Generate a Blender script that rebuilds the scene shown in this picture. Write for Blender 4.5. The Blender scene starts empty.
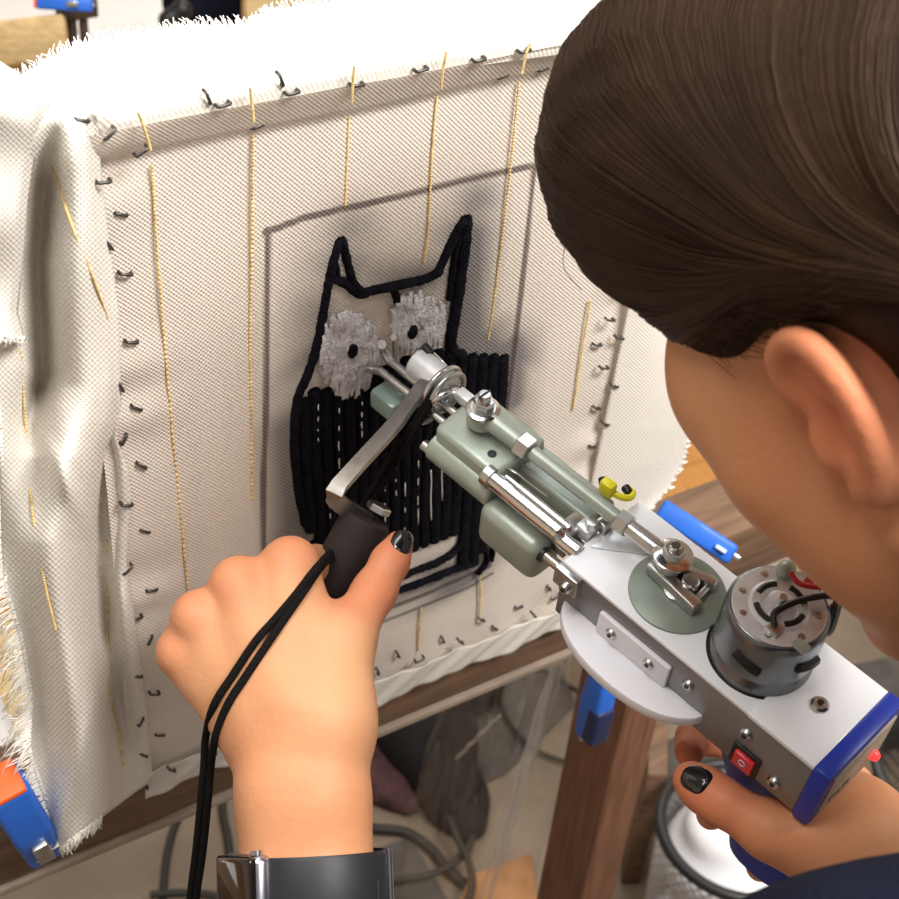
import bpy, bmesh, math, random
import numpy as np
from mathutils import Vector, Matrix
from mathutils.bvhtree import BVHTree

random.seed(7); RNG = np.random.default_rng(7)
sc = bpy.context.scene
COL = sc.collection
PI = math.pi

# ------------------------------------------------------------------ camera, world, lights, exposure
CAM = Vector((-0.19536, -0.53604, 0.69888))
RT = Vector((0.84734, -0.52501, 0.07987)); DN = Vector((-0.27740, -0.56584, -0.77645)); FW = Vector((0.45284, 0.63576, -0.62509))
FPX = 1500.0
cd = bpy.data.cameras.new('camera'); cam = bpy.data.objects.new('camera', cd); COL.objects.link(cam)
cd.sensor_width = 36; cd.lens = FPX / 899 * 36; cd.clip_start = 0.02
m3 = Matrix((RT, -DN, -FW)).transposed()
cam.matrix_world = Matrix.Translation(CAM) @ m3.to_4x4()
cd.dof.use_dof = True; cd.dof.focus_distance = 0.70; cd.dof.aperture_fstop = 16.0
sc.camera = cam
FLOOR = -0.75; CEIL = 1.95

w = bpy.data.worlds.new('world'); sc.world = w; w.use_nodes = True
w.node_tree.nodes['Background'].inputs[0].default_value = (1.0, 0.95, 0.89, 1)
w.node_tree.nodes['Background'].inputs[1].default_value = 0.42

def area(name, loc, size, energy, col=(1, 1, 1), rot=(0, 0, 0)):
    l = bpy.data.lights.new(name, 'AREA'); l.shape = 'RECTANGLE'; l.size, l.size_y = size
    l.energy = energy; l.color = col
    o = bpy.data.objects.new(name, l); o.location = loc; o.rotation_euler = rot; COL.objects.link(o)
    return o
area('ceiling_light_key', (0.25, 0.55, CEIL - 0.06), (1.2, 0.6), 11, (0.88, 0.95, 1.0))
area('ceiling_light_side', (-0.45, -0.10, CEIL - 0.06), (1.2, 0.6), 21, (1.0, 0.97, 0.93))
area('ceiling_light_front', (0.75, -1.15, CEIL - 0.06), (1.2, 0.6), 84, (1.0, 0.955, 0.91))
area('ceiling_light_far', (1.5, 1.9, CEIL - 0.06), (1.2, 0.6), 26, (1.0, 0.96, 0.9))

vs = sc.view_settings
vs.view_transform = 'Standard'; vs.look = 'None'; vs.gamma = 1; vs.use_curve_mapping = False
vs.exposure = 0.24

# ------------------------------------------------------------------ helpers
def at(px, py, d):
    return CAM + (RT * ((px - 449.5) / FPX) + DN * ((py - 449.5) / FPX) + FW) * d
def onp(px, py, v, ax):
    r = RT * ((px - 449.5) / FPX) + DN * ((py - 449.5) / FPX) + FW
    return CAM + r * ((v - CAM[ax]) / r[ax])
def cl(px, py, Y=0.0): return onp(px, py, Y, 1)
def fl(px, py, Z=None): return onp(px, py, FLOOR if Z is None else Z, 2)

WM = {}
def mesh_obj(name, verts, faces, mat, parent=None, local=False, smooth=40, label=None):
    me = bpy.data.meshes.new(name)
    if not local and parent is not None:
        inv = WM[parent.name].inverted(); verts = [inv @ Vector(v) for v in verts]
    me.from_pydata([tuple(v) for v in verts], [], [tuple(int(i) for i in f) for f in faces]); me.update()
    if mat is not None: me.materials.append(mat)
    if smooth:
        me.polygons.foreach_set('use_smooth', [True] * len(me.polygons))
        if smooth < 180: me.set_sharp_from_angle(angle=math.radians(smooth))
    o = bpy.data.objects.new(name, me); COL.objects.link(o)
    if parent is not None:
        o.parent = parent; WM[o.name] = WM[parent.name]
    else: WM[o.name] = Matrix.Identity(4)
    if label: o['label'] = label
    return o
def empty(name, loc, label, cat, group=None, mw=None):
    o = bpy.data.objects.new(name, None); o.empty_display_size = 0.02; COL.objects.link(o)
    o.matrix_world = mw if mw is not None else Matrix.Translation(Vector(loc))
    WM[o.name] = o.matrix_world.copy()
    tag(o, label, cat, group); return o
def tag(o, label, cat, group=None):
    o['label'] = label; o['category'] = cat
    if group: o['group'] = group
    return o

class MB:
    def __init__(s): s.v = []; s.f = []
    def add(s, v, f):
        n = len(s.v); s.v += [Vector(a) for a in v]; s.f += [tuple(i + n for i in q) for q in f]; return s
    def box(s, a, b, bev=0, seg=2, M=None):
        bm = bmesh.new(); bmesh.ops.create_cube(bm, size=1)
        a = Vector(a); b = Vector(b)
        for v in bm.verts:
            v.co = Vector([(a[i] + b[i]) / 2 + v.co[i] * (b[i] - a[i]) for i in range(3)])
        if bev: bmesh.ops.bevel(bm, geom=bm.edges[:], offset=bev, segments=seg, affect='EDGES', profile=0.5)
        bm.verts.index_update()
        vv = [(M @ v.co) if M else v.co.copy() for v in bm.verts]
        s.add(vv, [[v.index for v in f.verts] for f in bm.faces]); bm.free(); return s
    def prism(s, poly, dirv, bev=0, seg=2):
        bm = bmesh.new(); d = Vector(dirv)
        vs_ = [bm.verts.new(Vector(p)) for p in poly]; f = bm.faces.new(vs_)
        r = bmesh.ops.extrude_face_region(bm, geom=[f])
        for e in r['geom']:
            if isinstance(e, bmesh.types.BMVert): e.co += d
        bmesh.ops.recalc_face_normals(bm, faces=bm.faces[:])
        if bev: bmesh.ops.bevel(bm, geom=bm.edges[:], offset=bev, segments=seg, affect='EDGES', profile=0.5)
        bm.verts.index_update()
        s.add([v.co.copy() for v in bm.verts], [[v.index for v in g.verts] for g in bm.faces]); bm.free(); return s
    def lathe(s, p, axis, prof, n=24, ref=None, sx=1.0, sy=1.0):
        # prof: list of (h, r) along axis from p
        ax = Vector(axis).normalized()
        u = Vector(ref) if ref is not None else (Vector((1, 0, 0)) if abs(ax.x) < 0.8 else Vector((0, 1, 0)))
        u = (u - ax * u.dot(ax)).normalized(); w_ = ax.cross(u); p = Vector(p)
        v = []; f = []
        for h, r in prof:
            for i in range(n):
                t = 2 * PI * i / n
                v.append(p + ax * h + u * (r * sx * math.cos(t)) + w_ * (r * sy * math.sin(t)))
        for k in range(len(prof) - 1):
            for i in range(n):
                j = (i + 1) % n; f.append((k * n + i, k * n + j, (k + 1) * n + j, (k + 1) * n + i))
        f.append(tuple(range(n - 1, -1, -1))); f.append(tuple((len(prof) - 1) * n + i for i in range(n)))
        return s.add(v, f)
    def cyl(s, a, b, r, n=20, bev=0.0, r2=None):
        a = Vector(a); b = Vector(b); L = (b - a).length; r2 = r if r2 is None else r2
        pr = [(0, r), (L, r2)] if not bev else [(0, r - bev), (bev, r), (L - bev, r2), (L, r2 - bev)]
        return s.lathe(a, b - a, pr, n)
    def hexn(s, a, b, r, n=6): return s.cyl(a, b, r, n, bev=r * 0.1)
    def ring(s, c, axis, R, r, n=28, m=10, a0=0, a1=2 * PI, ref=None, sy=1.0):
        ax = Vector(axis).normalized(); u = Vector(ref) if ref is not None else (Vector((1, 0, 0)) if abs(ax.x) < .8 else Vector((0, 1, 0)))
        u = (u - ax * u.dot(ax)).normalized(); w_ = ax.cross(u); c = Vector(c)
        closed = abs(a1 - a0 - 2 * PI) < 1e-6
        pts = [c + u * (R * math.cos(a0 + (a1 - a0) * i / n)) + w_ * (R * sy * math.sin(a0 + (a1 - a0) * i / n)) for i in range(n if closed else n + 1)]
        return s.tube(pts, r, m, closed)
    def tube(s, pts, r, m=8, closed=False, taper=None, flat=None):
        pts = [Vector(p) for p in pts]; n = len(pts); v = []; f = []
        prev = None
        for i, p in enumerate(pts):
            t = (pts[(i + 1) % n] - pts[i - 1]) if closed else (pts[min(i + 1, n - 1)] - pts[max(i - 1, 0)])
            t = t.normalized() if t.length > 1e-9 else Vector((0, 0, 1))
            if prev is None:
                prev = t.orthogonal().normalized() if flat is None else Vector(flat)
            u = (prev - t * prev.dot(t))
            u = u.normalized() if u.length > 1e-6 else t.orthogonal().normalized()
            prev = u; w_ = t.cross(u)
            rr = r if taper is None else r * taper(i / max(1, n - 1))
            if isinstance(r, (list, tuple)): rr = r[i]
            for k in range(m):
                a = 2 * PI * k / m; v.append(p + (u * math.cos(a) + w_ * math.sin(a)) * rr)
        rng = range(n) if closed else range(n - 1)
        for i in rng:
            j = (i + 1) % n
            for k in range(m):
                l = (k + 1) % m; f.append((i * m + k, i * m + l, j * m + l, j * m + k))
        if not closed:
            f.append(tuple(range(m - 1, -1, -1))); f.append(tuple((n - 1) * m + k for k in range(m)))
        return s.add(v, f)
    def sphere(s, c, r, n=16, m=10, sc_=(1, 1, 1)):
        c = Vector(c); prof = []
        v = []; f = []
        for i in range(1, m):
            a = PI * i / m
            for j in range(n):
                b = 2 * PI * j / n
                v.append(c + Vector((r * sc_[0] * math.sin(a) * math.cos(b), r * sc_[1] * math.sin(a) * math.sin(b), r * sc_[2] * math.cos(a))))
        top = len(v); v.append(c + Vector((0, 0, r * sc_[2]))); bot = len(v); v.append(c - Vector((0, 0, r * sc_[2])))
        for i in range(m - 2):
            for j in range(n):
                k = (j + 1) % n; f.append((i * n + j, (i + 1) * n + j, (i + 1) * n + k, i * n + k))
        for j in range(n):
            k = (j + 1) % n; f.append((top, j, k)); f.append((bot, (m - 2) * n + k, (m - 2) * n + j))
        return s.add(v, f)
    def grid(s, fn, nu, nv):
        v = [fn(i / nu, j / nv) for j in range(nv + 1) for i in range(nu + 1)]
        f = [(j * (nu + 1) + i, j * (nu + 1) + i + 1, (j + 1) * (nu + 1) + i + 1, (j + 1) * (nu + 1) + i) for j in range(nv) for i in range(nu)]
        return s.add(v, f)
    def build(s, name, mat, parent=None, local=False, smooth=40, label=None):
        return mesh_obj(name, s.v, s.f, mat, parent, local, smooth, label)

def smooth_path(pts, n=40):
    pts = [Vector(p) for p in pts]; P_ = [pts[0] * 2 - pts[1]] + pts + [pts[-1] * 2 - pts[-2]]
    out = []; segs = len(pts) - 1
    for i in range(n + 1):
        t = i / n * segs; k = min(int(t), segs - 1); t -= k
        a, b, c, d = P_[k:k + 4]
        out.append(0.5 * ((2 * b) + (c - a) * t + (2 * a - 5 * b + 4 * c - d) * t * t + (3 * b - a - 3 * c + d) * t ** 3))
    return out
def lerpt(tab, x):
    xs = [a[0] for a in tab]; return float(np.interp(x, xs, [a[1] for a in tab]))

# ------------------------------------------------------------------ materials
def mat(name, col, rough=0.5, metal=0.0, noise=0.0, nscale=40.0, bump=0.0, bscale=200.0, stretch=None, sss=0.0, col2=None, spec=0.5, coat=0.0, trans=0.0, alpha=1.0, emit=None, sheen=0.0, ior=1.45):
    m = bpy.data.materials.new(name); m.use_nodes = True; nt = m.node_tree; N = nt.nodes; L = nt.links
    b = N['Principled BSDF']; c4 = (*col, 1)
    b.inputs['Base Color'].default_value = c4; b.inputs['Roughness'].default_value = rough; b.inputs['Metallic'].default_value = metal
    b.inputs['Specular IOR Level'].default_value = spec; b.inputs['Coat Weight'].default_value = coat
    b.inputs['Transmission Weight'].default_value = trans; b.inputs['Alpha'].default_value = alpha; b.inputs['IOR'].default_value = ior
    b.inputs['Sheen Weight'].default_value = sheen
    if sss:
        b.inputs['Subsurface Weight'].default_value = sss; b.inputs['Subsurface Radius'].default_value = (0.012, 0.005, 0.003); b.inputs['Subsurface Scale'].default_value = 0.5
    if emit: b.inputs['Emission Color'].default_value = (*emit[:3], 1); b.inputs['Emission Strength'].default_value = emit[3]
    tc = N.new('ShaderNodeTexCoord'); src = tc.outputs['Object']
    if stretch:
        mp = N.new('ShaderNodeMapping'); mp.inputs['Scale'].default_value = stretch; L.new(src, mp.inputs[0]); src = mp.outputs[0]
    if noise or col2:
        nz = N.new('ShaderNodeTexNoise'); nz.inputs['Scale'].default_value = nscale; nz.inputs['Detail'].default_value = 5; L.new(src, nz.inputs['Vector'])
        mx = N.new('ShaderNodeMix'); mx.data_type = 'RGBA'
        k = noise
        mx.inputs[6].default_value = c4 if col2 else (*[max(0, x * (1 - k)) for x in col], 1)
        mx.inputs[7].default_value = (*col2, 1) if col2 else (*[min(1, x * (1 + k)) for x in col], 1)
        rp = N.new('ShaderNodeMapRange'); rp.inputs[1].default_value = 0.32; rp.inputs[2].default_value = 0.68
        L.new(nz.outputs['Fac'], rp.inputs[0]); L.new(rp.outputs[0], mx.inputs[0]); L.new(mx.outputs[2], b.inputs['Base Color'])
    if bump:
        n2 = N.new('ShaderNodeTexNoise'); n2.inputs['Scale'].default_value = bscale; n2.inputs['Detail'].default_value = 4; L.new(src, n2.inputs['Vector'])
        bp = N.new('ShaderNodeBump'); bp.inputs['Strength'].default_value = bump; bp.inputs['Distance'].default_value = 0.002
        L.new(n2.outputs['Fac'], bp.inputs['Height']); L.new(bp.outputs[0], b.inputs['Normal'])
    return m

def cloth_mat(name, col, axes=(0, 2), period=0.0024, marks=False, trans=0.25, bumpd=0.0006, lowc=0.82):
    m = bpy.data.materials.new(name); m.use_nodes = True; nt = m.node_tree; N = nt.nodes; L = nt.links
    b = N['Principled BSDF']; b.inputs['Roughness'].default_value = 0.9; b.inputs['Specular IOR Level'].default_value = 0.15; b.inputs['Sheen Weight'].default_value = 0.1
    uv = N.new('ShaderNodeAttribute'); uv.attribute_name = 'weave'      # thread coordinates in metres
    sp = N.new('ShaderNodeSeparateXYZ'); L.new(uv.outputs['Vector'], sp.inputs[0])
    def math_(op, a, b_=None):
        n = N.new('ShaderNodeMath'); n.operation = op
        for i, x in enumerate((a, b_)):
            if x is None: continue
            if isinstance(x, (int, float)): n.inputs[i].default_value = x
            else: L.new(x, n.inputs[i])
        return n.outputs[0]
    k = 2 * PI / period
    sx = math_('SINE', math_('MULTIPLY', sp.outputs[0], k)); sy = math_('SINE', math_('MULTIPLY', sp.outputs[1], k))
    ck = math_('MULTIPLY', sx, sy)
    hgt = math_('ADD', math_('MULTIPLY', ck, 0.5), 0.5)
    nz = N.new('ShaderNodeTexNoise'); nz.inputs['Scale'].default_value = 900; L.new(uv.outputs['Vector'], nz.inputs['Vector'])
    h2 = math_('ADD', hgt, math_('MULTIPLY', nz.outputs['Fac'], 0.5))
    bp = N.new('ShaderNodeBump'); bp.inputs['Strength'].default_value = 0.8; bp.inputs['Distance'].default_value = bumpd
    L.new(h2, bp.inputs['Height']); L.new(bp.outputs[0], b.inputs['Normal'])
    mx = N.new('ShaderNodeMix'); mx.data_type = 'RGBA'
    mx.inputs[6].default_value = (*[c * lowc for c in col], 1); mx.inputs[7].default_value = (*[min(1, c * 1.06) for c in col], 1); L.new(h2, mx.inputs[0])
    out = mx.outputs[2]
    n3 = N.new('ShaderNodeTexNoise'); n3.inputs['Scale'].default_value = 14; L.new(uv.outputs['Vector'], n3.inputs['Vector'])
    m3_ = N.new('ShaderNodeMix'); m3_.data_type = 'RGBA'; m3_.blend_type = 'MULTIPLY'; m3_.inputs[0].default_value = 1
    r3 = N.new('ShaderNodeMix'); r3.data_type = 'RGBA'; r3.inputs[6].default_value = (0.93, 0.92, 0.90, 1); r3.inputs[7].default_value = (1, 1, 1, 1)
    L.new(n3.outputs['Fac'], r3.inputs[0]); L.new(out, m3_.inputs[6]); L.new(r3.outputs[2], m3_.inputs[7]); out = m3_.outputs[2]
    if marks:
        a = N.new('ShaderNodeAttribute'); a.attribute_name = 'marks'
        s2 = N.new('ShaderNodeSeparateXYZ'); L.new(a.outputs['Vector'], s2.inputs[0])
        # charcoal smudge sits on the raised threads
        for ch, colr, lo in ((0, (0.050, 0.058, 0.080), 0.55), (1, (0.055, 0.028, 0.028), 0.55)):
            fac = math_('MULTIPLY', s2.outputs[ch], math_('ADD', math_('MULTIPLY', hgt, 1 - lo), lo))
            mm = N.new('ShaderNodeMix'); mm.data_type = 'RGBA'; mm.inputs[7].default_value = (*colr, 1)
            L.new(fac, mm.inputs[0]); L.new(out, mm.inputs[6]); out = mm.outputs[2]
    L.new(out, b.inputs['Base Color'])
    tr = N.new('ShaderNodeBsdfTranslucent'); L.new(out, tr.inputs['Color']); L.new(bp.outputs[0], tr.inputs['Normal'])
    ms = N.new('ShaderNodeMixShader'); ms.inputs[0].default_value = trans
    L.new(b.outputs[0], ms.inputs[1]); L.new(tr.outputs[0], ms.inputs[2]); L.new(ms.outputs[0], N['Material Output'].inputs[0])
    return m

M = {}
M['cloth'] = cloth_mat('cotton_front_shade', (0.86, 0.78, 0.70), marks=True, trans=0.12)  # white cotton like the flaps; the front's shade is put into the beige
M['flap'] = cloth_mat('cotton_flap', (0.86, 0.83, 0.77), trans=0.22, bumpd=0.00042, lowc=0.88)
M['fringe'] = mat('cotton_fringe', (0.86, 0.83, 0.76), 0.9, noise=0.08)
M['yellow'] = mat('yellow_thread', (0.84, 0.58, 0.26), 0.85, noise=0.3, nscale=300)
M['yarn'] = mat('black_yarn', (0.006, 0.006, 0.010), 0.85, noise=0.5, nscale=250, bump=0.9, bscale=700, spec=0.12)
M['yarnline'] = mat('black_yarn_loose', (0.008, 0.007, 0.007), 0.9, bump=0.8, bscale=900, spec=0.15)
M['silver_yarn'] = mat('silver_yarn', (0.46, 0.43, 0.43), 0.45, noise=0.45, nscale=160, bump=0.8, bscale=600, sheen=0.3, col2=(0.85, 0.85, 0.88))
M['staple'] = mat('staple_steel', (0.10, 0.095, 0.09), 0.45, 0.8)
M['wood'] = mat('pine_wood', (0.145, 0.083, 0.047), 0.6, noise=0.3, nscale=14, stretch=(1, 12, 12), bump=0.15, bscale=60)
M['postwood'] = mat('stained_wood', (0.15, 0.066, 0.036), 0.55, noise=0.3, nscale=16, stretch=(12, 12, 1), bump=0.1, bscale=60)
M['palewood'] = mat('pale_wood', (0.62, 0.45, 0.22), 0.6, noise=0.18, nscale=18, stretch=(1, 10, 10))
M['edge'] = mat('pale_edge', (0.30, 0.235, 0.18), 0.6, noise=0.2, nscale=30)  # paler brown than the crossbeam, for its bottom strip
M['planks'] = mat('floor_wood', (0.46, 0.21, 0.055), 0.45, noise=0.25, nscale=8, stretch=(14, 1, 1))
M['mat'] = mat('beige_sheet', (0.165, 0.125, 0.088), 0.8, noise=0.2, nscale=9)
M['wall'] = mat('wall_paint', (0.70, 0.65, 0.57), 0.8, noise=0.03, nscale=4)
M['ceil'] = mat('ceiling_paint', (0.72, 0.71, 0.68), 0.9)
M['lamp'] = mat('lamp_diffuser', (1, 1, 1), 0.5, emit=(1, 0.98, 0.95, 1.2))
M['white'] = mat('white_enamel', (0.87, 0.90, 0.95), 0.32, noise=0.02, nscale=20, coat=0.2)
M['side'] = mat('brushed_aluminium', (0.27, 0.27, 0.28), 0.40, 0.6, noise=0.06, nscale=60)
M['guard'] = mat('white_nylon', (0.80, 0.80, 0.86), 0.45)
M['green'] = mat('grey_green_hammered_metal', (0.36, 0.41, 0.36), 0.38, 0.25, noise=0.08, nscale=80, bump=0.05, bscale=400)
M['wheel'] = mat('grey_green_disc', (0.25, 0.295, 0.255), 0.42, 0.2, noise=0.06, nscale=90)
M['chrome'] = mat('polished_steel', (0.72, 0.73, 0.74), 0.16, 1.0)
M['steel'] = mat('dull_steel', (0.55, 0.55, 0.54), 0.30, 1.0, noise=0.15, nscale=120)
M['zinc'] = mat('zinc_plate', (0.72, 0.75, 0.79), 0.32, 0.35, noise=0.10, nscale=90)
M['motor'] = mat('motor_can', (0.20, 0.215, 0.23), 0.28, 0.9, noise=0.1, nscale=60)
M['dark'] = mat('black_plastic', (0.012, 0.012, 0.013), 0.4)
M['rubber'] = mat('black_rubber', (0.018, 0.012, 0.011), 0.75, bump=0.25, bscale=400)
M['blue'] = mat('blue_plastic', (0.012, 0.035, 0.36), 0.38, noise=0.05)
M['clampblue'] = mat('clamp_blue', (0.02, 0.13, 0.58), 0.42, noise=0.06)
M['clampnavy'] = mat('clamp_navy_pad', (0.01, 0.02, 0.07), 0.5)
M['orange'] = mat('orange_pad', (0.85, 0.12, 0.02), 0.5)
M['print'] = mat('pale_print', (0.55, 0.62, 0.80), 0.5)
M['red'] = mat('red_rocker', (0.65, 0.02, 0.03), 0.3, coat=0.5)
M['redwire'] = mat('red_wire', (0.55, 0.02, 0.03), 0.4)
M['led'] = mat('red_led', (0.9, 0.05, 0.05), 0.3, emit=(1, 0.03, 0.03, 1.6))
M['yellowp'] = mat('yellow_plastic', (0.85, 0.78, 0.02), 0.4)
M['label'] = mat('back_label', (0.42, 0.36, 0.28), 0.5, noise=0.2, nscale=90)
M['clear'] = mat('clear_green_plastic', (0.55, 0.72, 0.66), 0.12, trans=0.6)
M['skin'] = mat('skin', (0.56, 0.245, 0.12), 0.48, noise=0.10, nscale=15, bump=0.16, bscale=380, sss=0.15, col2=(0.62, 0.325, 0.17), spec=0.28)
M['hair'] = mat('dark_brown_hair', (0.024, 0.012, 0.007), 0.65, noise=0.4, nscale=60, spec=0.15)
M['strand'] = mat('brown_hair_strand', (0.036, 0.0165, 0.0065), 0.50, noise=0.45, nscale=7, spec=0.18)
M['nail'] = mat('black_nail_polish', (0.006, 0.008, 0.010), 0.12, coat=1.0)
M['navy'] = mat('navy_knit', (0.006, 0.0075, 0.016), 0.95, bump=0.5, bscale=500, noise=0.2, spec=0.1)
M['strap'] = mat('watch_strap', (0.012, 0.014, 0.018), 0.5)
M['screen'] = mat('watch_glass', (0.008, 0.006, 0.006), 0.10, coat=1.0)
M['case'] = mat('watch_case', (0.50, 0.50, 0.58), 0.25, 1.0)
M['cable'] = mat('black_cable', (0.015, 0.012, 0.010), 0.6)
M['blackcloth'] = mat('black_bag_fabric', (0.009, 0.008, 0.008), 0.8, noise=0.4, nscale=20, spec=0.2, bump=0.3, bscale=80)
M['greycloth'] = mat('grey_bag_fabric', (0.06, 0.052, 0.045), 0.8, noise=0.4, nscale=20)
M['redheap'] = mat('dark_red_fabric', (0.05, 0.018, 0.018), 0.85, noise=0.6, nscale=50)
M['brownbit'] = mat('brown_board', (0.30, 0.14, 0.05), 0.6, noise=0.3, nscale=20)
M['redcloth'] = mat('red_strap', (0.50, 0.10, 0.06), 0.8, noise=0.2)
M['wire'] = mat('silver_wire', (0.62, 0.63, 0.64), 0.35, 0.9)
M['paper'] = mat('white_paper', (0.82, 0.82, 0.84), 0.7)
M['chair'] = mat('white_shell', (0.76, 0.74, 0.72), 0.5)
M['brownleg'] = mat('dark_brown_leg', (0.06, 0.035, 0.025), 0.6)
def bag_mat():
    m = bpy.data.materials.new('clear_plastic_film'); m.use_nodes = True; nt = m.node_tree; N = nt.nodes; L = nt.links
    b = N.new('ShaderNodeBsdfGlossy'); b.inputs['Color'].default_value = (0.85, 0.84, 0.82, 1); b.inputs['Roughness'].default_value = 0.16
    t = N.new('ShaderNodeBsdfTransparent'); t.inputs[0].default_value = (0.90, 0.89, 0.87, 1)
    x = N.new('ShaderNodeMixShader'); x.inputs[0].default_value = 0.17
    L.new(t.outputs[0], x.inputs[1]); L.new(b.outputs[0], x.inputs[2]); L.new(x.outputs[0], N['Material Output'].inputs[0]); return m
M['film'] = bag_mat()
M['streak'] = mat('film_highlight', (0.62, 0.60, 0.57), 0.15, alpha=0.35, spec=0.9)  # pale tone standing in for glints along the film's creases

# ------------------------------------------------------------------ signed distance bodies
def rc(a, b, ra, rb=None, k=0.01, op='+'): return ('c', np.array(a, float), np.array(b, float), ra, ra if rb is None else rb, k, op)
def el(c, r, R=None, k=0.01, op='+'): return ('e', np.array(c, float), np.array(r, float), np.eye(3) if R is None else np.array(R, float), None, k, op)
def sdf_mesh(prims, h, cut=None):
    lo = np.full(3, 1e9); hi = -lo
    for p in prims:
        if p[6] == '-': continue
        if p[0] == 'c':
            r = max(p[3], p[4]); lo = np.minimum(lo, np.minimum(p[1], p[2]) - r); hi = np.maximum(hi, np.maximum(p[1], p[2]) + r)
        else: lo = np.minimum(lo, p[1] - p[2].max()); hi = np.maximum(hi, p[1] + p[2].max())
    lo -= 4 * h + .004; hi += 4 * h + .004
    n = np.ceil((hi - lo) / h).astype(int) + 1
    F = np.full(n, 0.2, np.float32)
    axs = [lo[i] + h * np.arange(n[i]) for i in range(3)]
    for p in prims:
        k = p[5]; r = (max(p[3], p[4]) if p[0] == 'c' else p[2].max()) + k + 3 * h
        a = np.minimum(p[1], p[2]) - r if p[0] == 'c' else p[1] - r
        b = np.maximum(p[1], p[2]) + r if p[0] == 'c' else p[1] + r
        i0 = np.maximum(((a - lo) / h).astype(int), 0); i1 = np.minimum(((b - lo) / h).astype(int) + 2, n)
        if (i1 <= i0).any(): continue
        X, Y, Z = np.meshgrid(*[axs[i][i0[i]:i1[i]] for i in range(3)], indexing='ij')
        if p[0] == 'c':
            d = p[2] - p[1]; L2 = d @ d + 1e-12
            t = np.clip(((X - p[1][0]) * d[0] + (Y - p[1][1]) * d[1] + (Z - p[1][2]) * d[2]) / L2, 0, 1)
            D = np.sqrt((X - p[1][0] - t * d[0]) ** 2 + (Y - p[1][1] - t * d[1]) ** 2 + (Z - p[1][2] - t * d[2]) ** 2) - (p[3] + t * (p[4] - p[3]))
        else:
            R = p[3]; q = [(X - p[1][0]) * R[i][0] + (Y - p[1][1]) * R[i][1] + (Z - p[1][2]) * R[i][2] for i in range(3)]
            k0 = np.sqrt(sum((q[i] / p[2][i]) ** 2 for i in range(3))); k1 = np.sqrt(sum((q[i] / p[2][i] ** 2) ** 2 for i in range(3))) + 1e-9
            D = k0 * (k0 - 1) / k1
        S = F[i0[0]:i1[0], i0[1]:i1[1], i0[2]:i1[2]]
        if p[6] == '+':
            hh = np.maximum(k - np.abs(S - D), 0) / k; S[...] = np.minimum(S, D) - hh * hh * k / 4
        else:
            hh = np.maximum(k - np.abs(S + D), 0) / k; S[...] = np.maximum(S, -D) + hh * hh * k / 4
    if cut is not None:
        X, Y, Z = np.meshgrid(*axs, indexing='ij'); F = np.maximum(F, cut(X, Y, Z)).astype(np.float32)
    F[0] = F[-1] = 0.1; F[:, 0] = F[:, -1] = 0.1; F[:, :, 0] = F[:, :, -1] = 0.1
    ins = F < 0
    c = np.zeros(tuple(n - 1), np.int8)
    offs = [(x, y, z) for x in (0, 1) for y in (0, 1) for z in (0, 1)]
    sh = lambda A, o: A[o[0]:n[0] - 1 + o[0], o[1]:n[1] - 1 + o[1], o[2]:n[2] - 1 + o[2]]
    for o in offs: c += sh(ins, o)
    act = (c > 0) & (c < 8); ijk = np.argwhere(act); idx = np.full(act.shape, -1, np.int64); idx[act] = np.arange(len(ijk))
    pos = np.zeros((len(ijk), 3)); cnt = np.zeros(len(ijk))
    val = [F[ijk[:, 0] + o[0], ijk[:, 1] + o[1], ijk[:, 2] + o[2]] for o in offs]
    for a in range(8):
        for b in range(a + 1, 8):
            if sum(abs(offs[a][i] - offs[b][i]) for i in range(3)) != 1: continue
            m = (val[a] < 0) != (val[b] < 0)
            t = val[a][m] / (val[a][m] - val[b][m]); A = np.array(offs[a], float); B = np.array(offs[b], float)
            pos[m] += A + t[:, None] * (B - A); cnt[m] += 1
    V = lo + h * (ijk + pos / cnt[:, None]); faces = []
    for ax in range(3):
        o1 = [slice(None)] * 3; o2 = [slice(None)] * 3; o1[ax] = slice(0, -1); o2[ax] = slice(1, None)
        s = ins[tuple(o1)] != ins[tuple(o2)]; e = np.argwhere(s)
        u, v_ = (ax + 1) % 3, (ax + 2) % 3
        e = e[(e[:, u] > 0) & (e[:, v_] > 0) & (e[:, u] < n[u] - 1) & (e[:, v_] < n[v_] - 1)]
        def g(du, dv):
            q = e.copy(); q[:, u] += du; q[:, v_] += dv; return idx[q[:, 0], q[:, 1], q[:, 2]]
        Q = np.stack([g(-1, -1), g(0, -1), g(0, 0), g(-1, 0)], 1)
        fl_ = ~ins[e[:, 0], e[:, 1], e[:, 2]]
        Q[fl_] = Q[fl_][:, ::-1]; faces.append(Q)
    return V, np.concatenate(faces)

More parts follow.
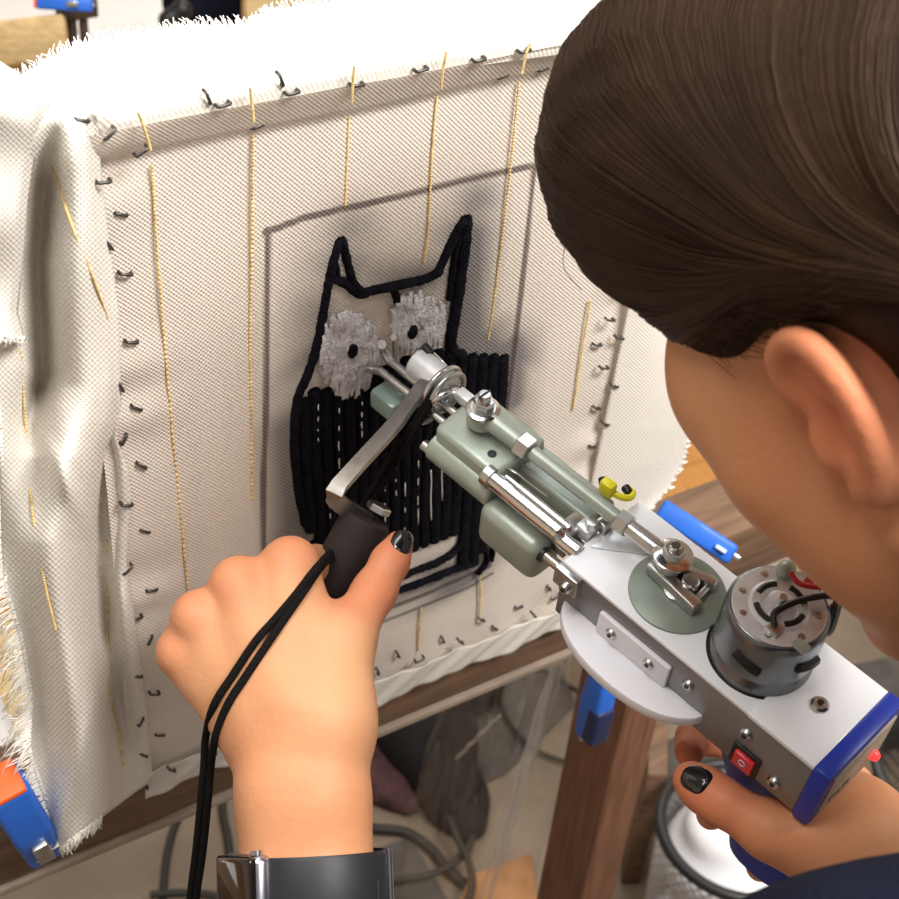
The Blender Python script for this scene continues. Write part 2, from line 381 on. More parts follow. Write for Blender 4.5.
# ------------------------------------------------------------------ the setting
def struct(name, mb, m, smooth=0):
    o = mb.build(name, m, smooth=smooth); o['kind'] = 'structure'; return o
X0, X1, Y0, Y1 = -2.6, 3.4, -2.2, 3.4
floor = struct('floor', MB().box((X0, Y0, FLOOR - 0.06), (X1, Y1, FLOOR - 0.012)), M['brownleg'])
def copy_piece(src, parent, loc):
    c = src.copy(); COL.objects.link(c); c.parent = parent; c.location = loc; WM[c.name] = WM[parent.name]; return c
pl = None; r_ = random.Random(3)
yy = Y0
for row in range(38):
    xx = X0 - r_.uniform(0, 1.0)
    while xx < X1:
        x_a = max(xx, X0); x_b = min(xx + 1.2, X1)
        if x_b - x_a > 0.02 and yy + 0.147 > 0.4:
            if abs(x_b - x_a - 1.2) < 1e-6:
                if pl is None:
                    pl = MB().box((0.001, 0.001, -0.012), (1.199, 0.146, 0), 0.0015, 1).build('plank', M['planks'], floor, True, 30); pl.location = (x_a, yy, FLOOR)
                else: copy_piece(pl, floor, (x_a, yy, FLOOR))
            else:
                MB().box((x_a + 0.001, yy + 0.001, FLOOR - 0.012), (x_b - 0.001, yy + 0.146, FLOOR), 0.0015, 1).build('plank', M['planks'], floor, True, 30)
        xx += 1.2
    yy += 0.147
struct('wall_back', MB().box((X0, Y1, FLOOR), (X1, Y1 + 0.1, CEIL)), M['wall'])
struct('wall_left', MB().box((X0 - 0.1, Y0, FLOOR), (X0, Y1, CEIL)), M['wall'])
struct('wall_right', MB().box((X1, Y0, FLOOR), (X1 + 0.1, Y1, CEIL)), M['wall'])
struct('ceiling', MB().box((X0, Y0, CEIL), (X1, Y1, CEIL + 0.1)), M['ceil'])
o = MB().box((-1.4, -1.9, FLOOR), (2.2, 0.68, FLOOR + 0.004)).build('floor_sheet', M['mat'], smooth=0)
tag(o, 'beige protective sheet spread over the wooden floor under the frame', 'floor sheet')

# ------------------------------------------------------------------ tufting frame with stretched cloth
FW_, FH_ = 0.2975, 0.396
frame = empty('tufting_canvas', (0.15, 0.03, -0.005), 'cloth-covered tufting frame with a half-tufted black owl', 'tufting frame')
for a, b in (((0.002, 0.004, 0.002), (0.040, 0.05, 0.402)), ((0.258, 0.004, 0.002), (0.296, 0.05, 0.402))):
    MB().box(a, b, 0.002).build('frame_rail', M['wood'], frame)
for a, b in (((0.040, 0.004, 0.002), (0.258, 0.05, 0.036)), ((0.040, 0.004, 0.366), (0.258, 0.05, 0.402))):
    MB().box(a, b, 0.002).build('frame_rail', M['wood'], frame)

def cloth_obj(name, fn, nu, nv, m, parent, label=None, marks=None, thick=0.0):
    """fn(u,v) -> (world position, weave x, weave y)"""
    pts = [[fn(i / nu, j / nv) for i in range(nu + 1)] for j in range(nv + 1)]
    v = [p[0] for r in pts for p in r]; wv = [(p[1], p[2], 0) for r in pts for p in r]
    f = [(j * (nu + 1) + i, j * (nu + 1) + i + 1, (j + 1) * (nu + 1) + i + 1, (j + 1) * (nu + 1) + i) for j in range(nv) for i in range(nu)]
    o = mesh_obj(name, v, f, m, parent, smooth=180, label=label)
    at_ = o.data.attributes.new('weave', 'FLOAT_VECTOR', 'POINT'); at_.data.foreach_set('vector', np.array(wv, np.float32).ravel())
    if marks is not None:
        am = o.data.attributes.new('marks', 'FLOAT_VECTOR', 'POINT'); am.data.foreach_set('vector', marks(np.array([tuple(a) for a in v])).astype(np.float32).ravel())
    if thick:
        sm = o.modifiers.new('thickness', 'SOLIDIFY'); sm.thickness = thick; sm.offset = 0
    return o

# pixel polylines of the drawing, carried onto the cloth plane
def PX(pts): return [cl(x, y) for x, y in pts]
OUT_L = PX([(340, 236), (331, 268), (325, 300), (318, 340), (308, 372), (297, 400), (294, 440), (298, 490), (306, 528)])
EAR_L = PX([(341, 236), (346, 258), (353, 282), (361, 292)])
BROW = PX([(328, 277), (345, 283), (358, 293), (372, 290), (395, 285), (418, 280), (436, 272), (447, 250), (456, 232), (466, 216)])
OUT_R = PX([(466, 215), (464, 240), (459, 280), (455, 310), (450, 345), (462, 356)])
BEAK = PX([(392, 286), (397, 300), (401, 320)]); BEAK2 = PX([(396, 298), (404, 309)])
WING = PX([(452, 352), (480, 351), (507, 353), (506, 390)])
FIG = PX([(340, 236), (353, 290), (395, 285), (436, 272), (466, 216), (455, 320), (460, 352), (508, 352), (500, 440), (490, 540), (470, 575), (380, 600), (306, 530), (295, 420), (318, 340)])
def seg_dist(P, poly, closed=False):
    P2 = P[:, [0, 2]]; best = np.full(len(P2), 9.0); pts = [np.array((p.x, p.z)) for p in poly]
    if closed: pts.append(pts[0])
    for a, b in zip(pts[:-1], pts[1:]):
        d = b - a; t = np.clip(((P2 - a) @ d) / (d @ d + 1e-12), 0, 1); best = np.minimum(best, np.linalg.norm(P2 - a - t[:, None] * d, axis=1))
    return best
def inside(P, poly):
    x = P[:, 0]; z = P[:, 2]; c = np.zeros(len(P), bool); n = len(poly)
    for i in range(n):
        a, b = poly[i], poly[i - 1]
        c ^= ((a.z > z) != (b.z > z)) & (x < (b.x - a.x) * (z - a.z) / (b.z - a.z + 1e-12) + a.x)
    return c
BOX_L = PX([(268, 230), (267, 300), (266, 400), (263, 480), (264, 570), (268, 640)])
BOX_T = PX([(266, 233), (300, 219), (340, 208), (400, 196), (460, 182), (510, 171), (535, 167)])
BOX_R = PX([(535, 167), (527, 240), (517, 320), (510, 375), (497, 480), (490, 565)])
BOX_B = PX([(268, 640), (330, 628), (380, 611), (430, 593), (490, 567)])
BOX_B2 = PX([(330, 637), (380, 622), (430, 604), (470, 588), (493, 574)])
def front_marks(P):
    d = seg_dist(P, FIG, True); ins = inside(P, FIG)
    wob = 0.65 + 0.35 * np.sin(P[:, 0] * 90 + 3 * np.sin(P[:, 2] * 60)) * np.sin(P[:, 2] * 75 + 1.3)
    sm = np.clip(1 - d / 0.030, 0, 1) ** 1.15 * 0.95 * wob
    right = np.clip((P[:, 0] - 0.15) / 0.05, 0, 1)
    sm *= 0.75 + 0.5 * right
    dr = seg_dist(P, PX([(470, 240), (466, 300), (470, 345)])); sm = np.maximum(sm, np.clip(1 - dr / 0.022, 0, 1) * 0.9)
    dr = seg_dist(P, PX([(300, 560), (296, 500), (290, 430)])); sm = np.maximum(sm, np.clip(1 - dr / 0.026, 0, 1) * 0.85)
    dr = seg_dist(P, PX([(512, 345), (512, 400)])); sm = np.maximum(sm, np.clip(1 - dr / 0.016, 0, 1) * 0.9)
    sm = np.clip(sm * 1.45, 0, .95); sm[ins] = np.maximum(sm[ins], 0.10)
    mk = np.zeros(len(P))
    for pl_, wd, s in ((BOX_L, 0.0017, 1.), (BOX_T, 0.0019, 1.), (BOX_R, 0.0016, 1.), (BOX_B, 0.0018, 1.), (BOX_B2, 0.0013, .9)):
        mk = np.maximum(mk, np.clip((wd - seg_dist(P, pl_)) / 0.0007 + 0.5, 0, 1) * s)
    return np.stack([sm, mk, np.zeros(len(P))], 1)

def front_fn(u, v):
    x = -0.013 + u * 0.316; s = -0.004 + v * 0.419
    b = min(1, max(0, (s - 0.385) / 0.012)); e = max(0, s - 0.390)
    y = -0.52 * e * b; z = s - 0.1 * e
    edge = math.exp(-((x) / 0.02) ** 2) + math.exp(-((x - FW_) / 0.02) ** 2)
    y += 0.0012 * math.sin(z * 120 + 2 * math.sin(z * 47)) * edge + 0.0010 * math.sin(x * 38) * math.sin(z * 21) - 0.001 * math.exp(-(z / 0.02) ** 2) * math.sin(x * 110)
    return Vector((x, y, z)), x, s + 0.004 * math.sin(x * 10)
front = cloth_obj('backing_cloth', front_fn, 250, 330, M['cloth'], frame, 'stretched white cotton backing, coloured beige for its shade, with drawn rectangle and charcoal smudges', front_marks)

def edge_top(x): return -0.0130, 0.4115 + 0.004 * math.sin(x * 13 + 0.4)
def top_fn(u, v):
    x = -0.078 + u * 0.46
    ye, ze = edge_top(x)
    back = max(0.0, -x) * 0.95; ye += back
    L = max(0.012, 0.060 - back * 0.8) + 0.003 * math.sin(x * 60) + 0.002 * math.sin(x * 140)
    s = v * L
    y = ye - 0.002 + s; z = ze + 0.006 * (1 - math.exp(-s / 0.006)) + 0.10 * s - 0.9 * s * s
    roll = max(0, 1 - s / 0.006); z -= 0.004 * roll * roll; y += 0.004 * roll * roll
    z += 0.0025 * math.sin(x * 45 + 1) * math.sin(s * 50)
    if x < 0.0: z += 0.28 * x + 2.2 * x * abs(x)
    if x > 0.30: z -= 3.0 * (x - 0.30) ** 2
    return Vector((x, y, z)), x, s
top_flap = cloth_obj('top_flap', top_fn, 150, 34, M['flap'], frame, 'white cloth margin folded back over the frame top')

def gauss(x, c, w): return math.exp(-((x - c) / w) ** 2)
L_EDGE = [(50, -40), (88, -40), (300, -28), (390, -6), (430, -2), (480, 0), (545, 2), (590, 4), (640, 20), (700, 30), (750, 27), (800, 44), (850, 62)]
R_EDGE = [(50, 92), (88, 96), (150, 99), (180, 101), (260, 111), (310, 118), (400, 121), (440, 116), (470, 128), (500, 131), (560, 126), (640, 137), (720, 147), (770, 152), (850, 153)]
def left_fn(u, v):
    yb = 846 - 66 * (u ** 1.2)
    pt = lerpt([(0, 58), (0.3, 62), (0.7, 96), (1, 114)], u)
    py = pt + v * (yb - pt)
    px = lerpt(L_EDGE, py) * (1 - u) + lerpt(R_EDGE, py) * u
    up = min(1, max(0, (py - 120) / 60)); lo = min(1, max(0, (py - 385) / 70))
    Y = -0.010 - 0.010 * (1 - u)
    Y += 0.040 * gauss(px, lerpt([(100, 62), (160, 46), (260, 38), (370, 42), (420, 30)], py), lerpt([(100, 10), (200, 16), (370, 15)], py)) * up * (1 - lo)
    Y -= 0.012 * gauss(px, lerpt([(150, 76), (420, 90)], py), 22) * (1 - lo)
    vx = lerpt([(420, 116), (480, 106), (540, 99), (640, 108), (770, 124), (850, 130)], py)
    Y += 0.026 * gauss(px, vx, lerpt([(420, 6), (520, 17), (700, 15), (850, 20)], py)) * lo * (1 - min(1, max(0, (py - 690) / 80)) * .8)
    Y -= 0.022 * gauss(px, vx - 42, 24) * lo
    Y += 0.010 * gauss(px, vx - 80, 14) * lo * min(1, max(0, (py - 650) / 80))
    Y += 0.0026 * math.sin(py * 0.028 + px * 0.045) + 0.0045 * math.sin((px - 0.35 * (py - 400)) * 0.085) * lo * (1 - u)
    Y -= 0.004 * gauss(px - 0.5 * (py - 470), 60, 10) * lo + 0.004 * gauss(px + 0.3 * (py - 790), 70, 9) * lo
    Y = min(Y, 0.002) if py > 740 else Y
    if u > 0.9: Y = Y * (1 - u) / 0.1 + (-0.004) * (1 - (1 - u) / 0.1)
    kk = max(0.0, 1 - v / 0.09) ** 2; Y = Y * (1 - kk) + kk * lerpt([(0, .045), (0.3, .028), (0.7, .002), (1, -.012)], u)
    p = cl(px, py, Y)
    return p, (px - 40) * 0.00043, py * 0.00043
left_flap = cloth_obj('side_flap', left_fn, 70, 170, M['flap'], frame, 'loose crumpled white cloth margin hanging with frayed edge', thick=0.0008)

def corner_fn(u, v):
    pt = lerpt([(0, 50), (0.45, 64), (1, 92)], u)
    py = pt + v * (334 + 7 * u - pt)
    r = lerpt([(92, 52), (130, 42), (152, 35), (200, 28), (250, 23), (313, 17), (342, 25)], py)
    px = -42 + u * (r + 42)
    Y = -0.028 + 0.010 * (1 - v) * u - 0.006 * math.sin(u * 3) + 0.004 * math.sin(py * .05) + (0.012 * ((u - .85) / .15) if u > .85 else 0)
    kk = max(0.0, 1 - v / 0.2) ** 2; Y = Y * (1 - kk) + kk * lerpt([(0, .040), (0.45, .022), (1, .0)], u)
    return cl(px, py, Y), px * 0.00042, py * 0.00042
corner = cloth_obj('corner_flap', corner_fn, 26, 80, M['flap'], frame, thick=0.0008)

def right_fn(u, v):
    py = 268 + v * (560 - 268)
    l = lerpt([(268, 634), (300, 630), (400, 609), (480, 592), (560, 578)], py)
    r = lerpt([(268, 652), (300, 664), (350, 680), (400, 690), (430, 692), (465, 683), (490, 668), (510, 650), (530, 634), (560, 610)], py)
    px = l + u * (r - l)
    Y = -0.004 + 0.012 * u + 0.006 * math.sin(u * 4.5 + py * 0.01) * u
    return cl(px, py, Y), px * 0.0006, py * 0.0006
right_flap = cloth_obj('side_flap', right_fn, 30, 90, M['flap'], frame, 'rounded white cloth margin on the right of the frame', thick=0.0008)

def bottom_fn(u, v):
    x = -0.006 + u * 0.309; s = v * 0.023
    z = 0.004 - s + 0.0016 * math.sin(x * 70) * v; y = -0.0048 + 0.0010 * math.sin(x * 130 + v * 4) + 0.0007 * math.sin(x * 310 + v * 9) + 0.002 * v
    return Vector((x, y, z)), x, z
bottom_flap = cloth_obj('bottom_flap', bottom_fn, 150, 12, M['flap'], frame, 'narrow stapled cloth margin along the bottom', thick=0.0006)

# frayed threads
def fringe(name, pts, outs, n, length, rad, sag=0.0):
    mb = MB(); rr = random.Random(len(pts))
    for i in range(n):
        t = (i + rr.random()) / n * (len(pts) - 1); k = min(int(t), len(pts) - 2); q = t - k
        p = pts[k].lerp(pts[k + 1], q); o_ = outs[k].lerp(outs[k + 1], q)
        L = length * rr.uniform(0.4, 1.25); side = (pts[k + 1] - pts[k]).normalized()
        j = Vector((rr.gauss(0, .18), rr.gauss(0, .18), rr.gauss(0, .18)))
        d = (o_ + j).normalized()
        mb.tube([p - d * 0.002, p + d * L * .5 + side * L * rr.gauss(0, .12), p + d * L + side * L * rr.gauss(0, .3) - Vector((0, 0, sag * L))], rad, 4, taper=lambda a: 1 - 0.5 * a)
    o = mb.build(name, M['fringe'], frame, smooth=180, label='frayed loose cotton threads'); o['kind'] = 'stuff'; return o
tp = [top_fn(i / 60, 1)[0] for i in range(61)]; fringe('frayed_edge', tp, [Vector((0, .7, .75))] * 61, 700, 0.0036, 0.00045)
lp = [left_fn(0, i / 80)[0] for i in range(81)]; fringe('frayed_edge', lp, [Vector((-1, -.05, -.35))] * 81, 620, 0.013, 0.00045, 0.2)
lp = [left_fn(i / 30 * 0.5, 1)[0] for i in range(31)]; fringe('frayed_edge', lp, [Vector((-.1, -.05, -1))] * 31, 90, 0.008, 0.00055)
cp = [corner_fn(i / 30, 1)[0] for i in range(31)]; fringe('frayed_edge', cp, [Vector((0, -.05, -1))] * 31, 60, 0.003, 0.0005)
rp_ = [right_fn(1, i / 60)[0] for i in range(61)]; fringe('frayed_edge', rp_, [Vector((1, 0, -.1))] * 61, 60, 0.0032, 0.0009)

# yellow guide threads woven into the cloth (dashes where the thread surfaces)
def guide(pix, Yf, parent, r=0.0006):
    pts = smooth_path([Yf(x, y) for x, y in pix], 90); mb = MB()
    for i in range(0, 90, 1):
        a, b = pts[i], pts[i + 1]
        mb.tube([a, a.lerp(b, .45) + Vector((0, -0.0004, 0)), a.lerp(b, .92)], r, 5)
    return mb.build('guide_thread', M['yellow'], parent, smooth=180)
yf = lambda x, y: cl(x, y, -0.0007)
for pix in ([(152, 165), (155, 220), (160, 290), (166, 360), (173, 440), (181, 520), (188, 590)],
            [(253, 135), (252, 200), (251, 280), (250, 350), (251, 420), (252, 500)],
            [(349, 108), (347, 150), (345, 205)], [(437, 92), (432, 150), (428, 230), (424, 262)],
            [(519, 82), (512, 150), (503, 230), (494, 300), (488, 340)],
            [(480, 575), (480, 600), (479, 618)], [(421, 608), (419, 632), (418, 650)],
            [(590, 300), (582, 350), (573, 410)]):
    guide(pix, yf, front)
for x0, x1 in ((150, 138), (253, 250), (351, 354), (440, 446), (521, 530)):     # the shaded band under the top edge
    guide([(x0 + 0.5, lerpt([(150, 150), (250, 122), (350, 102), (440, 88), (530, 72)], x0)), ((x0 + x1) / 2, lerpt([(150, 128), (250, 104), (350, 84), (440, 68), (530, 54)], x0)), (x1, lerpt([(150, 112), (250, 88), (350, 66), (440, 52), (530, 42)], x0))],
          lambda x, y: cl(x, y, -0.0155), front, 0.0006)
def lf(x, y):
    # point lying on the left flap near this pixel
    le, re = lerpt(L_EDGE, y), lerpt(R_EDGE, y); u = max(0, min(1, (x - le) / (re - le)))
    pt = lerpt([(0, 58), (0.3, 62), (0.7, 96), (1, 114)], u); yb = 846 - 66 * (u ** 1.2)
    p = left_fn(u, (y - pt) / (yb - pt))[0]; return p + (CAM - p).normalized() * 0.0016
guide([(52, 165), (70, 220), (92, 275), (108, 318)], lf, left_flap, 0.0006)
guide([(20, 350), (26, 430), (32, 510), (44, 580), (56, 630)], lf, left_flap, 0.0006)
guide([(107, 540), (107, 610), (108, 680), (116, 720), (124, 766)], lf, left_flap, 0.0006)

# tufted yarn: each row is a rounded ridge of loops
def ridge(name, path, width, height, m, parent, n=40, seed=0, label=None, jag=0.12):
    rr = random.Random(seed); pts = smooth_path(path, n); v = []; f = []; K = 7
    for i, p in enumerate(pts):
        t = (pts[min(i + 1, n)] - pts[max(i - 1, 0)]).normalized(); nn = Vector((0, -1, 0)); s_ = t.cross(nn).normalized()
        wv = width * (1 + rr.uniform(-jag, jag)); hv = height * (1 + rr.uniform(-jag, jag) * 1.5)
        if i in (0, n): wv *= .55; hv *= .5
        for k in range(K):
            a = PI * k / (K - 1); v.append(p + s_ * (wv / 2 * math.cos(a)) + nn * (hv * math.sin(a) - 0.0002))
    for i in range(n):
        for k in range(K - 1): f.append((i * K + k, i * K + k + 1, (i + 1) * K + k + 1, (i + 1) * K + k))
    f.append(tuple(range(K))); f.append(tuple(n * K + k for k in range(K - 1, -1, -1)))
    return mesh_obj(name, v, f, m, parent, smooth=180, label=label)
ridge('yarn_outline', OUT_L, 0.0048, 0.0035, M['yarn'], front, 60, 1)
ridge('yarn_outline', EAR_L, 0.0046, 0.0034, M['yarn'], front, 24, 2)
ridge('yarn_outline', BROW, 0.0050, 0.0036, M['yarn'], front, 60, 3)
ridge('yarn_outline', OUT_R, 0.0074, 0.0040, M['yarn'], front, 40, 4)
ridge('yarn_outline', PX([(458, 234), (452, 268), (448, 300)]), 0.0036, 0.003, M['yarn'], front, 30, 5)
ridge('yarn_outline', BEAK, 0.0042, 0.0034, M['yarn'], front, 20, 6)
ridge('yarn_outline', BEAK2, 0.0034, 0.003, M['yarn'], front, 12, 7)
ridge('yarn_outline', PX([(336, 262), (338, 274), (340, 284)]), 0.0026, 0.002, M['yarn'], front, 14, 8)
# body rows
k = 0
for x_t, y_t, x_b, y_b in ((302, 398, 310, 532), (313, 388, 320, 545), (325, 388, 331, 560), (337, 390, 342, 572), (349, 388, 352, 575), (361, 384, 363, 574),
                           (372, 372, 373, 570), (383, 366, 383, 566), (394, 360, 393, 561), (405, 356, 403, 556), (416, 352, 413, 551), (427, 350, 423, 547),
                           (438, 348, 433, 543), (449, 348, 443, 539), (460, 352, 453, 535), (471, 352, 463, 566), (482, 352, 473, 566), (493, 352, 481, 552), (503, 353, 488, 532)):
    a, b = cl(x_t, y_t), cl(x_b, y_b)
    pth = [a.lerp(b, t) + Vector((0.0006 * math.sin(t * 9 + k), 0, 0)) for t in (0, .2, .4, .6, .8, 1)]
    ridge('yarn_row', pth, (cl(x_t + 11.6, y_t) - a).length * (0.93 if k in (3, 7, 9, 11) else 1.03), 0.0034, M['yarn'], front, 70, 20 + k, jag=0.05); k += 1
for pth, wd in (([(384, 582), (410, 572), (440, 560), (456, 548), (464, 536)], 0.0052), ([(360, 600), (390, 592), (420, 582), (450, 570), (478, 560)], 0.0052),
                ([(330, 606), (350, 590), (372, 584)], 0.005), ([(312, 540), (322, 566), (334, 590)], 0.005), ([(484, 545), (486, 560), (476, 574)], 0.0035), ([(490, 530), (492, 548), (490, 560)], 0.0028)):
    ridge('yarn_row', PX(pth), wd, 0.0034, M['yarn'], front, 44, 60 + k); k += 1
for x_, ya, yb in ((318, 402, 446), (339, 402, 470), (362, 398, 440), (385, 468, 526), (396, 446, 500), (405, 480, 560), (418, 455, 524), (431, 470, 520), (442, 440, 500), (330, 480, 520)):
    MB().tube([cl(x_ + .3 * math.sin(i), ya + (yb - ya) * i / 8, -.0022 - .0008 * (i % 2)) for i in range(9)], .00042, 5).build('show_through_thread', M['fringe'], front, smooth=180)
# shaggy silver eyes: radial tufts round a black pupil
def eye(c, rx, ry, pc, seed):
    rr = random.Random(seed); mb = MB(); cc = cl(*c)
    ring_n = 46; v = []; f = []; R5 = 7
    for j in range(R5):
        for i in range(ring_n):
            a = 2 * PI * i / ring_n; q = j / (R5 - 1)
            jag = 1 + (0.16 * rr.uniform(-1, 1) + 0.07 * math.sin(a * 11)) * q
            p = cl(c[0] + rx * q * jag * math.cos(a), c[1] + ry * q * jag * math.sin(a)); p.y = -0.0042 * (1 - q ** 5) - 0.0008 + rr.uniform(-.0005, .0005)
            v.append(p)
    for j in range(R5 - 1):
        for i in range(ring_n):
            l = (i + 1) % ring_n; f.append((j * ring_n + i, j * ring_n + l, (j + 1) * ring_n + l, (j + 1) * ring_n + i))
    mb.add(v, f)
    for i in range(150):
        a = rr.uniform(0, 2 * PI); q = math.sqrt(rr.uniform(.05, 1.0))
        x_, y_ = c[0] + rx * q * math.cos(a), c[1] + ry * q * math.sin(a); ln = rr.uniform(5, 10)
        if abs(x_ - pc[0]) < 6 and abs(y_ - pc[1]) < 9: continue
        p0 = cl(x_ + rr.gauss(0, 1), y_ - ln); p1 = cl(x_ + rr.gauss(0, 1.5), y_ + ln); p0.y = p1.y = -0.0034 * (1 - .5 * q ** 4)
        mb.tube([p0, p0.lerp(p1, .5) + Vector((0, -.0013, 0)), p1], 0.00125, 5)
    e = mb.build('eye_tuft', M['silver_yarn'], front, smooth=60, label='shaggy silver yarn eye')
    pm = MB(); pc_ = cl(*pc); pm.sphere((pc_.x, -0.0048, pc_.z), 0.0031, 14, 8, (1, .55, 1.45)); pm.build('pupil', M['yarn'], front, smooth=180)
eye((347, 352), 29, 38, (348, 346), 4); eye((416, 321), 26, 28, (408, 327), 5)

# staples
st = MB().tube([Vector(q_) * .82 for q_ in [(-0.0036, 0.003, 0), (-0.0036, -0.0002, 0), (-0.0031, -0.0008, 0), (0.0031, -0.0008, 0), (0.0036, -0.0002, 0), (0.0036, 0.003, 0)]], 0.0008, 6)
st0 = None
def staple(px, py, ang, Y=-0.001):
    global st0
    p = cl(px, py, Y); loc = p - Vector(frame.location)
    if st0 is None: st0 = st.build('staple', M['staple'], frame, True, 60); s_ = st0
    else: s_ = st0.copy(); COL.objects.link(s_); s_.parent = frame
    s_.location = loc; s_.rotation_euler = (0, math.radians(ang), 0)
rs = random.Random(11)
for px, py in ((224, 105), (293, 93), (358, 85), (422, 70), (480, 60), (525, 51)): staple(px, py, rs.uniform(-14, 6), -0.014)
for px, py in ((258, 126), (325, 108), (389, 98), (445, 86), (503, 76), (543, 69), (190, 134)): staple(px, py, rs.uniform(-12, 4), -0.0022)
for px, py, a in ((208, 98, 70), (281, 80, 70), (82, 120, 20), (110, 134, -40), (142, 152, -30), (104, 182, 5), (121, 214, 25), (109, 245, 60), (126, 274, 20), (132, 342, 20), (121, 387, 70), (137, 408, 40), (124, 440, -60),
                  (142, 466, 45), (127, 505, 20), (145, 531, 35), (128, 570, -40), (152, 590, 15), (137, 618, 10), (150, 640, -65), (138, 676, 40), (155, 694, 25), (141, 722, -60), (160, 735, 30), (144, 755, 50), (145, 787, 55)):
    staple(px, py, a, -0.012 if py < 200 else (-0.0055 if px < lerpt(R_EDGE, py) + 2 else -0.0012))
for px, py, a in ((172, 770, 50), (214, 752, 60), (378, 672, 75), (398, 655, 70), (420, 660, -10), (443, 640, 70), (461, 642, 50), (482, 620, 45), (495, 628, 50), (519, 607, 20), (534, 615, 55), (549, 588, 60), (556, 597, -30)):
    staple(px, py, a, -0.0060 if cl(px, py).z < 0.005 else -0.0014)
for px, py, a in ((628, 288, 15), (611, 320, 20), (620, 338, 25), (605, 368, 15), (615, 386, 30), (597, 408, 30), (606, 424, 35), (592, 446, 25), (602, 461, 25), (589, 484, 25), (598, 345, 20)):
    staple(px, py, a, -0.0014 if px < 603 else -0.0045)

# ------------------------------------------------------------------ stand: cross beam, posts
stand = empty('frame_stand', (0.42, 0.05, FLOOR), 'wooden stand with a long crossbeam and an upright post', 'stand')
MB().box((-0.55, 0.006, -0.056), (1.0, 0.062, -0.004), 0.003).build('crossbeam', M['wood'], stand)
MB().box((-0.55, 0.003, -0.062), (1.0, 0.030, -0.0565), 0.001).build('edge_strip', M['edge'], stand, label='pale narrow strip under the crossbeam')
pf = onp(600, 820, 0.02, 1)
MB().box((pf.x, 0.02, FLOOR + 0.004), (pf.x + 0.040, 0.078, -0.0625), 0.003).build('post', M['postwood'], stand)
MB().box((pf.x - 0.10, -0.12, FLOOR + 0.004), (pf.x - 0.04 + 0.1, 0.0, FLOOR + 0.03), 0.003).build('foot', M['postwood'], stand)

def clamp(loc, mw, label, pad=True, barlen=.30, sc_=1.0):
    """spring bar clamp: jaw at the origin, handle along -z, thickness along x"""
    c = empty('bar_clamp', loc, label, 'clamp', 'blue bar clamps holding the frame', mw=Matrix.Translation(loc) @ mw @ Matrix.Scale(sc_, 4))
    MB().prism([(-.011, -.012, .0), (-.011, .012, .0), (-.011, .016, -.045), (-.011, .010, -.088), (-.011, -.006, -.088), (-.011, -.014, -.045)], (.022, 0, 0), .004, 3).build('jaw_body', M['clampblue'], c, True)
    if pad: MB().box((-.0095, -.013, .0), (.0095, .009, .004), .0015).build('jaw_pad', M['orange'], c, True)
    if pad: MB().box((-.0045, -.0165, -.068), (.0045, -.004, -.050), .001).build('release_slot', M['steel'], c, True)
    MB().box((-.003, .004, -barlen), (.003, .009, -.05), .001).build('bar', M['steel'], c, True)
    return c
RX = Matrix.Rotation
c1 = clamp(at(2, 782, 0.772), (RX(math.radians(-13), 4, 'Y') @ RX(math.radians(6), 4, 'X')), 'blue bar clamp with orange pad at the lower left corner', True, .10)
# right hand clamp lies across the beam with its end to the right
p_a, p_b = at(650, 502, 1.01), at(716, 545, 1.00)
zx = -(p_b - p_a).normalized(); yx = (CAM - p_a); yx = -(yx - zx * yx.dot(zx)).normalized(); xx_ = yx.cross(zx)
c2m = Matrix((xx_, yx, zx)).transposed().to_4x4()
c2 = clamp(at(660, 508, 1.012), c2m, 'blue bar clamp on the crossbeam behind the gun', False, .095, .66)
MB().box((-.003, -.0150, -.080), (.001, -.0095, -.068), .0004).build('size_print', M['print'], c2, True)
c3 = clamp(onp(606, 672, -0.01, 1), RX(math.radians(4), 4, 'Y'), 'shaded blue clamp hanging against the upright post', False, .10, .75)
MB().box((-.0115, -.017, -.085), (.0115, .0, -.040), .004, 3).build('grip_cover', M['clampnavy'], c3, True)

# ------------------------------------------------------------------ tufting gun (local millimetres: x right, y to the cloth, z up, origin at front left top corner)
GO = Vector((0.148094507, -0.153526374, 0.231140098))
GA = (Vector((0.96505, 0.22235, 0.13868)), Vector((-0.23905, 0.96378, 0.11828)), Vector((-0.10736, -0.14730, 0.98325)))
GM = Matrix(GA).transposed().to_4x4(); GM.translation = GO
gun = empty('tufting_gun', GO, 'electric tufting gun with white body, round motor and grey-green head', 'tufting gun', mw=GM)
def mm(*a): return Vector(a) * 0.001
class GB(MB):          # builder in millimetres, in the gun's own frame
    def part(s, name, m, parent=None, smooth=40, label=None):
        s.v = [v * 0.001 for v in s.v]
        return s.build(name, m, parent or gun, True, smooth, label)
# housing
hs = GB().box((0, -143.6, -40), (53.6, 0, -2.2), 1.2).part('housing', M['side'], label='brushed metal gearbox housing')
GB().box((-0.2, -109.5, -2.2), (53.8, 0.4, 0), .5).part('top_plate', M['white'], label='white enamelled top plate')
GB().box((-0.6, -143.6, -2.2), (54.2, -108.5, 0.8), .5).part('rear_plate', M['white'], label='white rear cover plate')
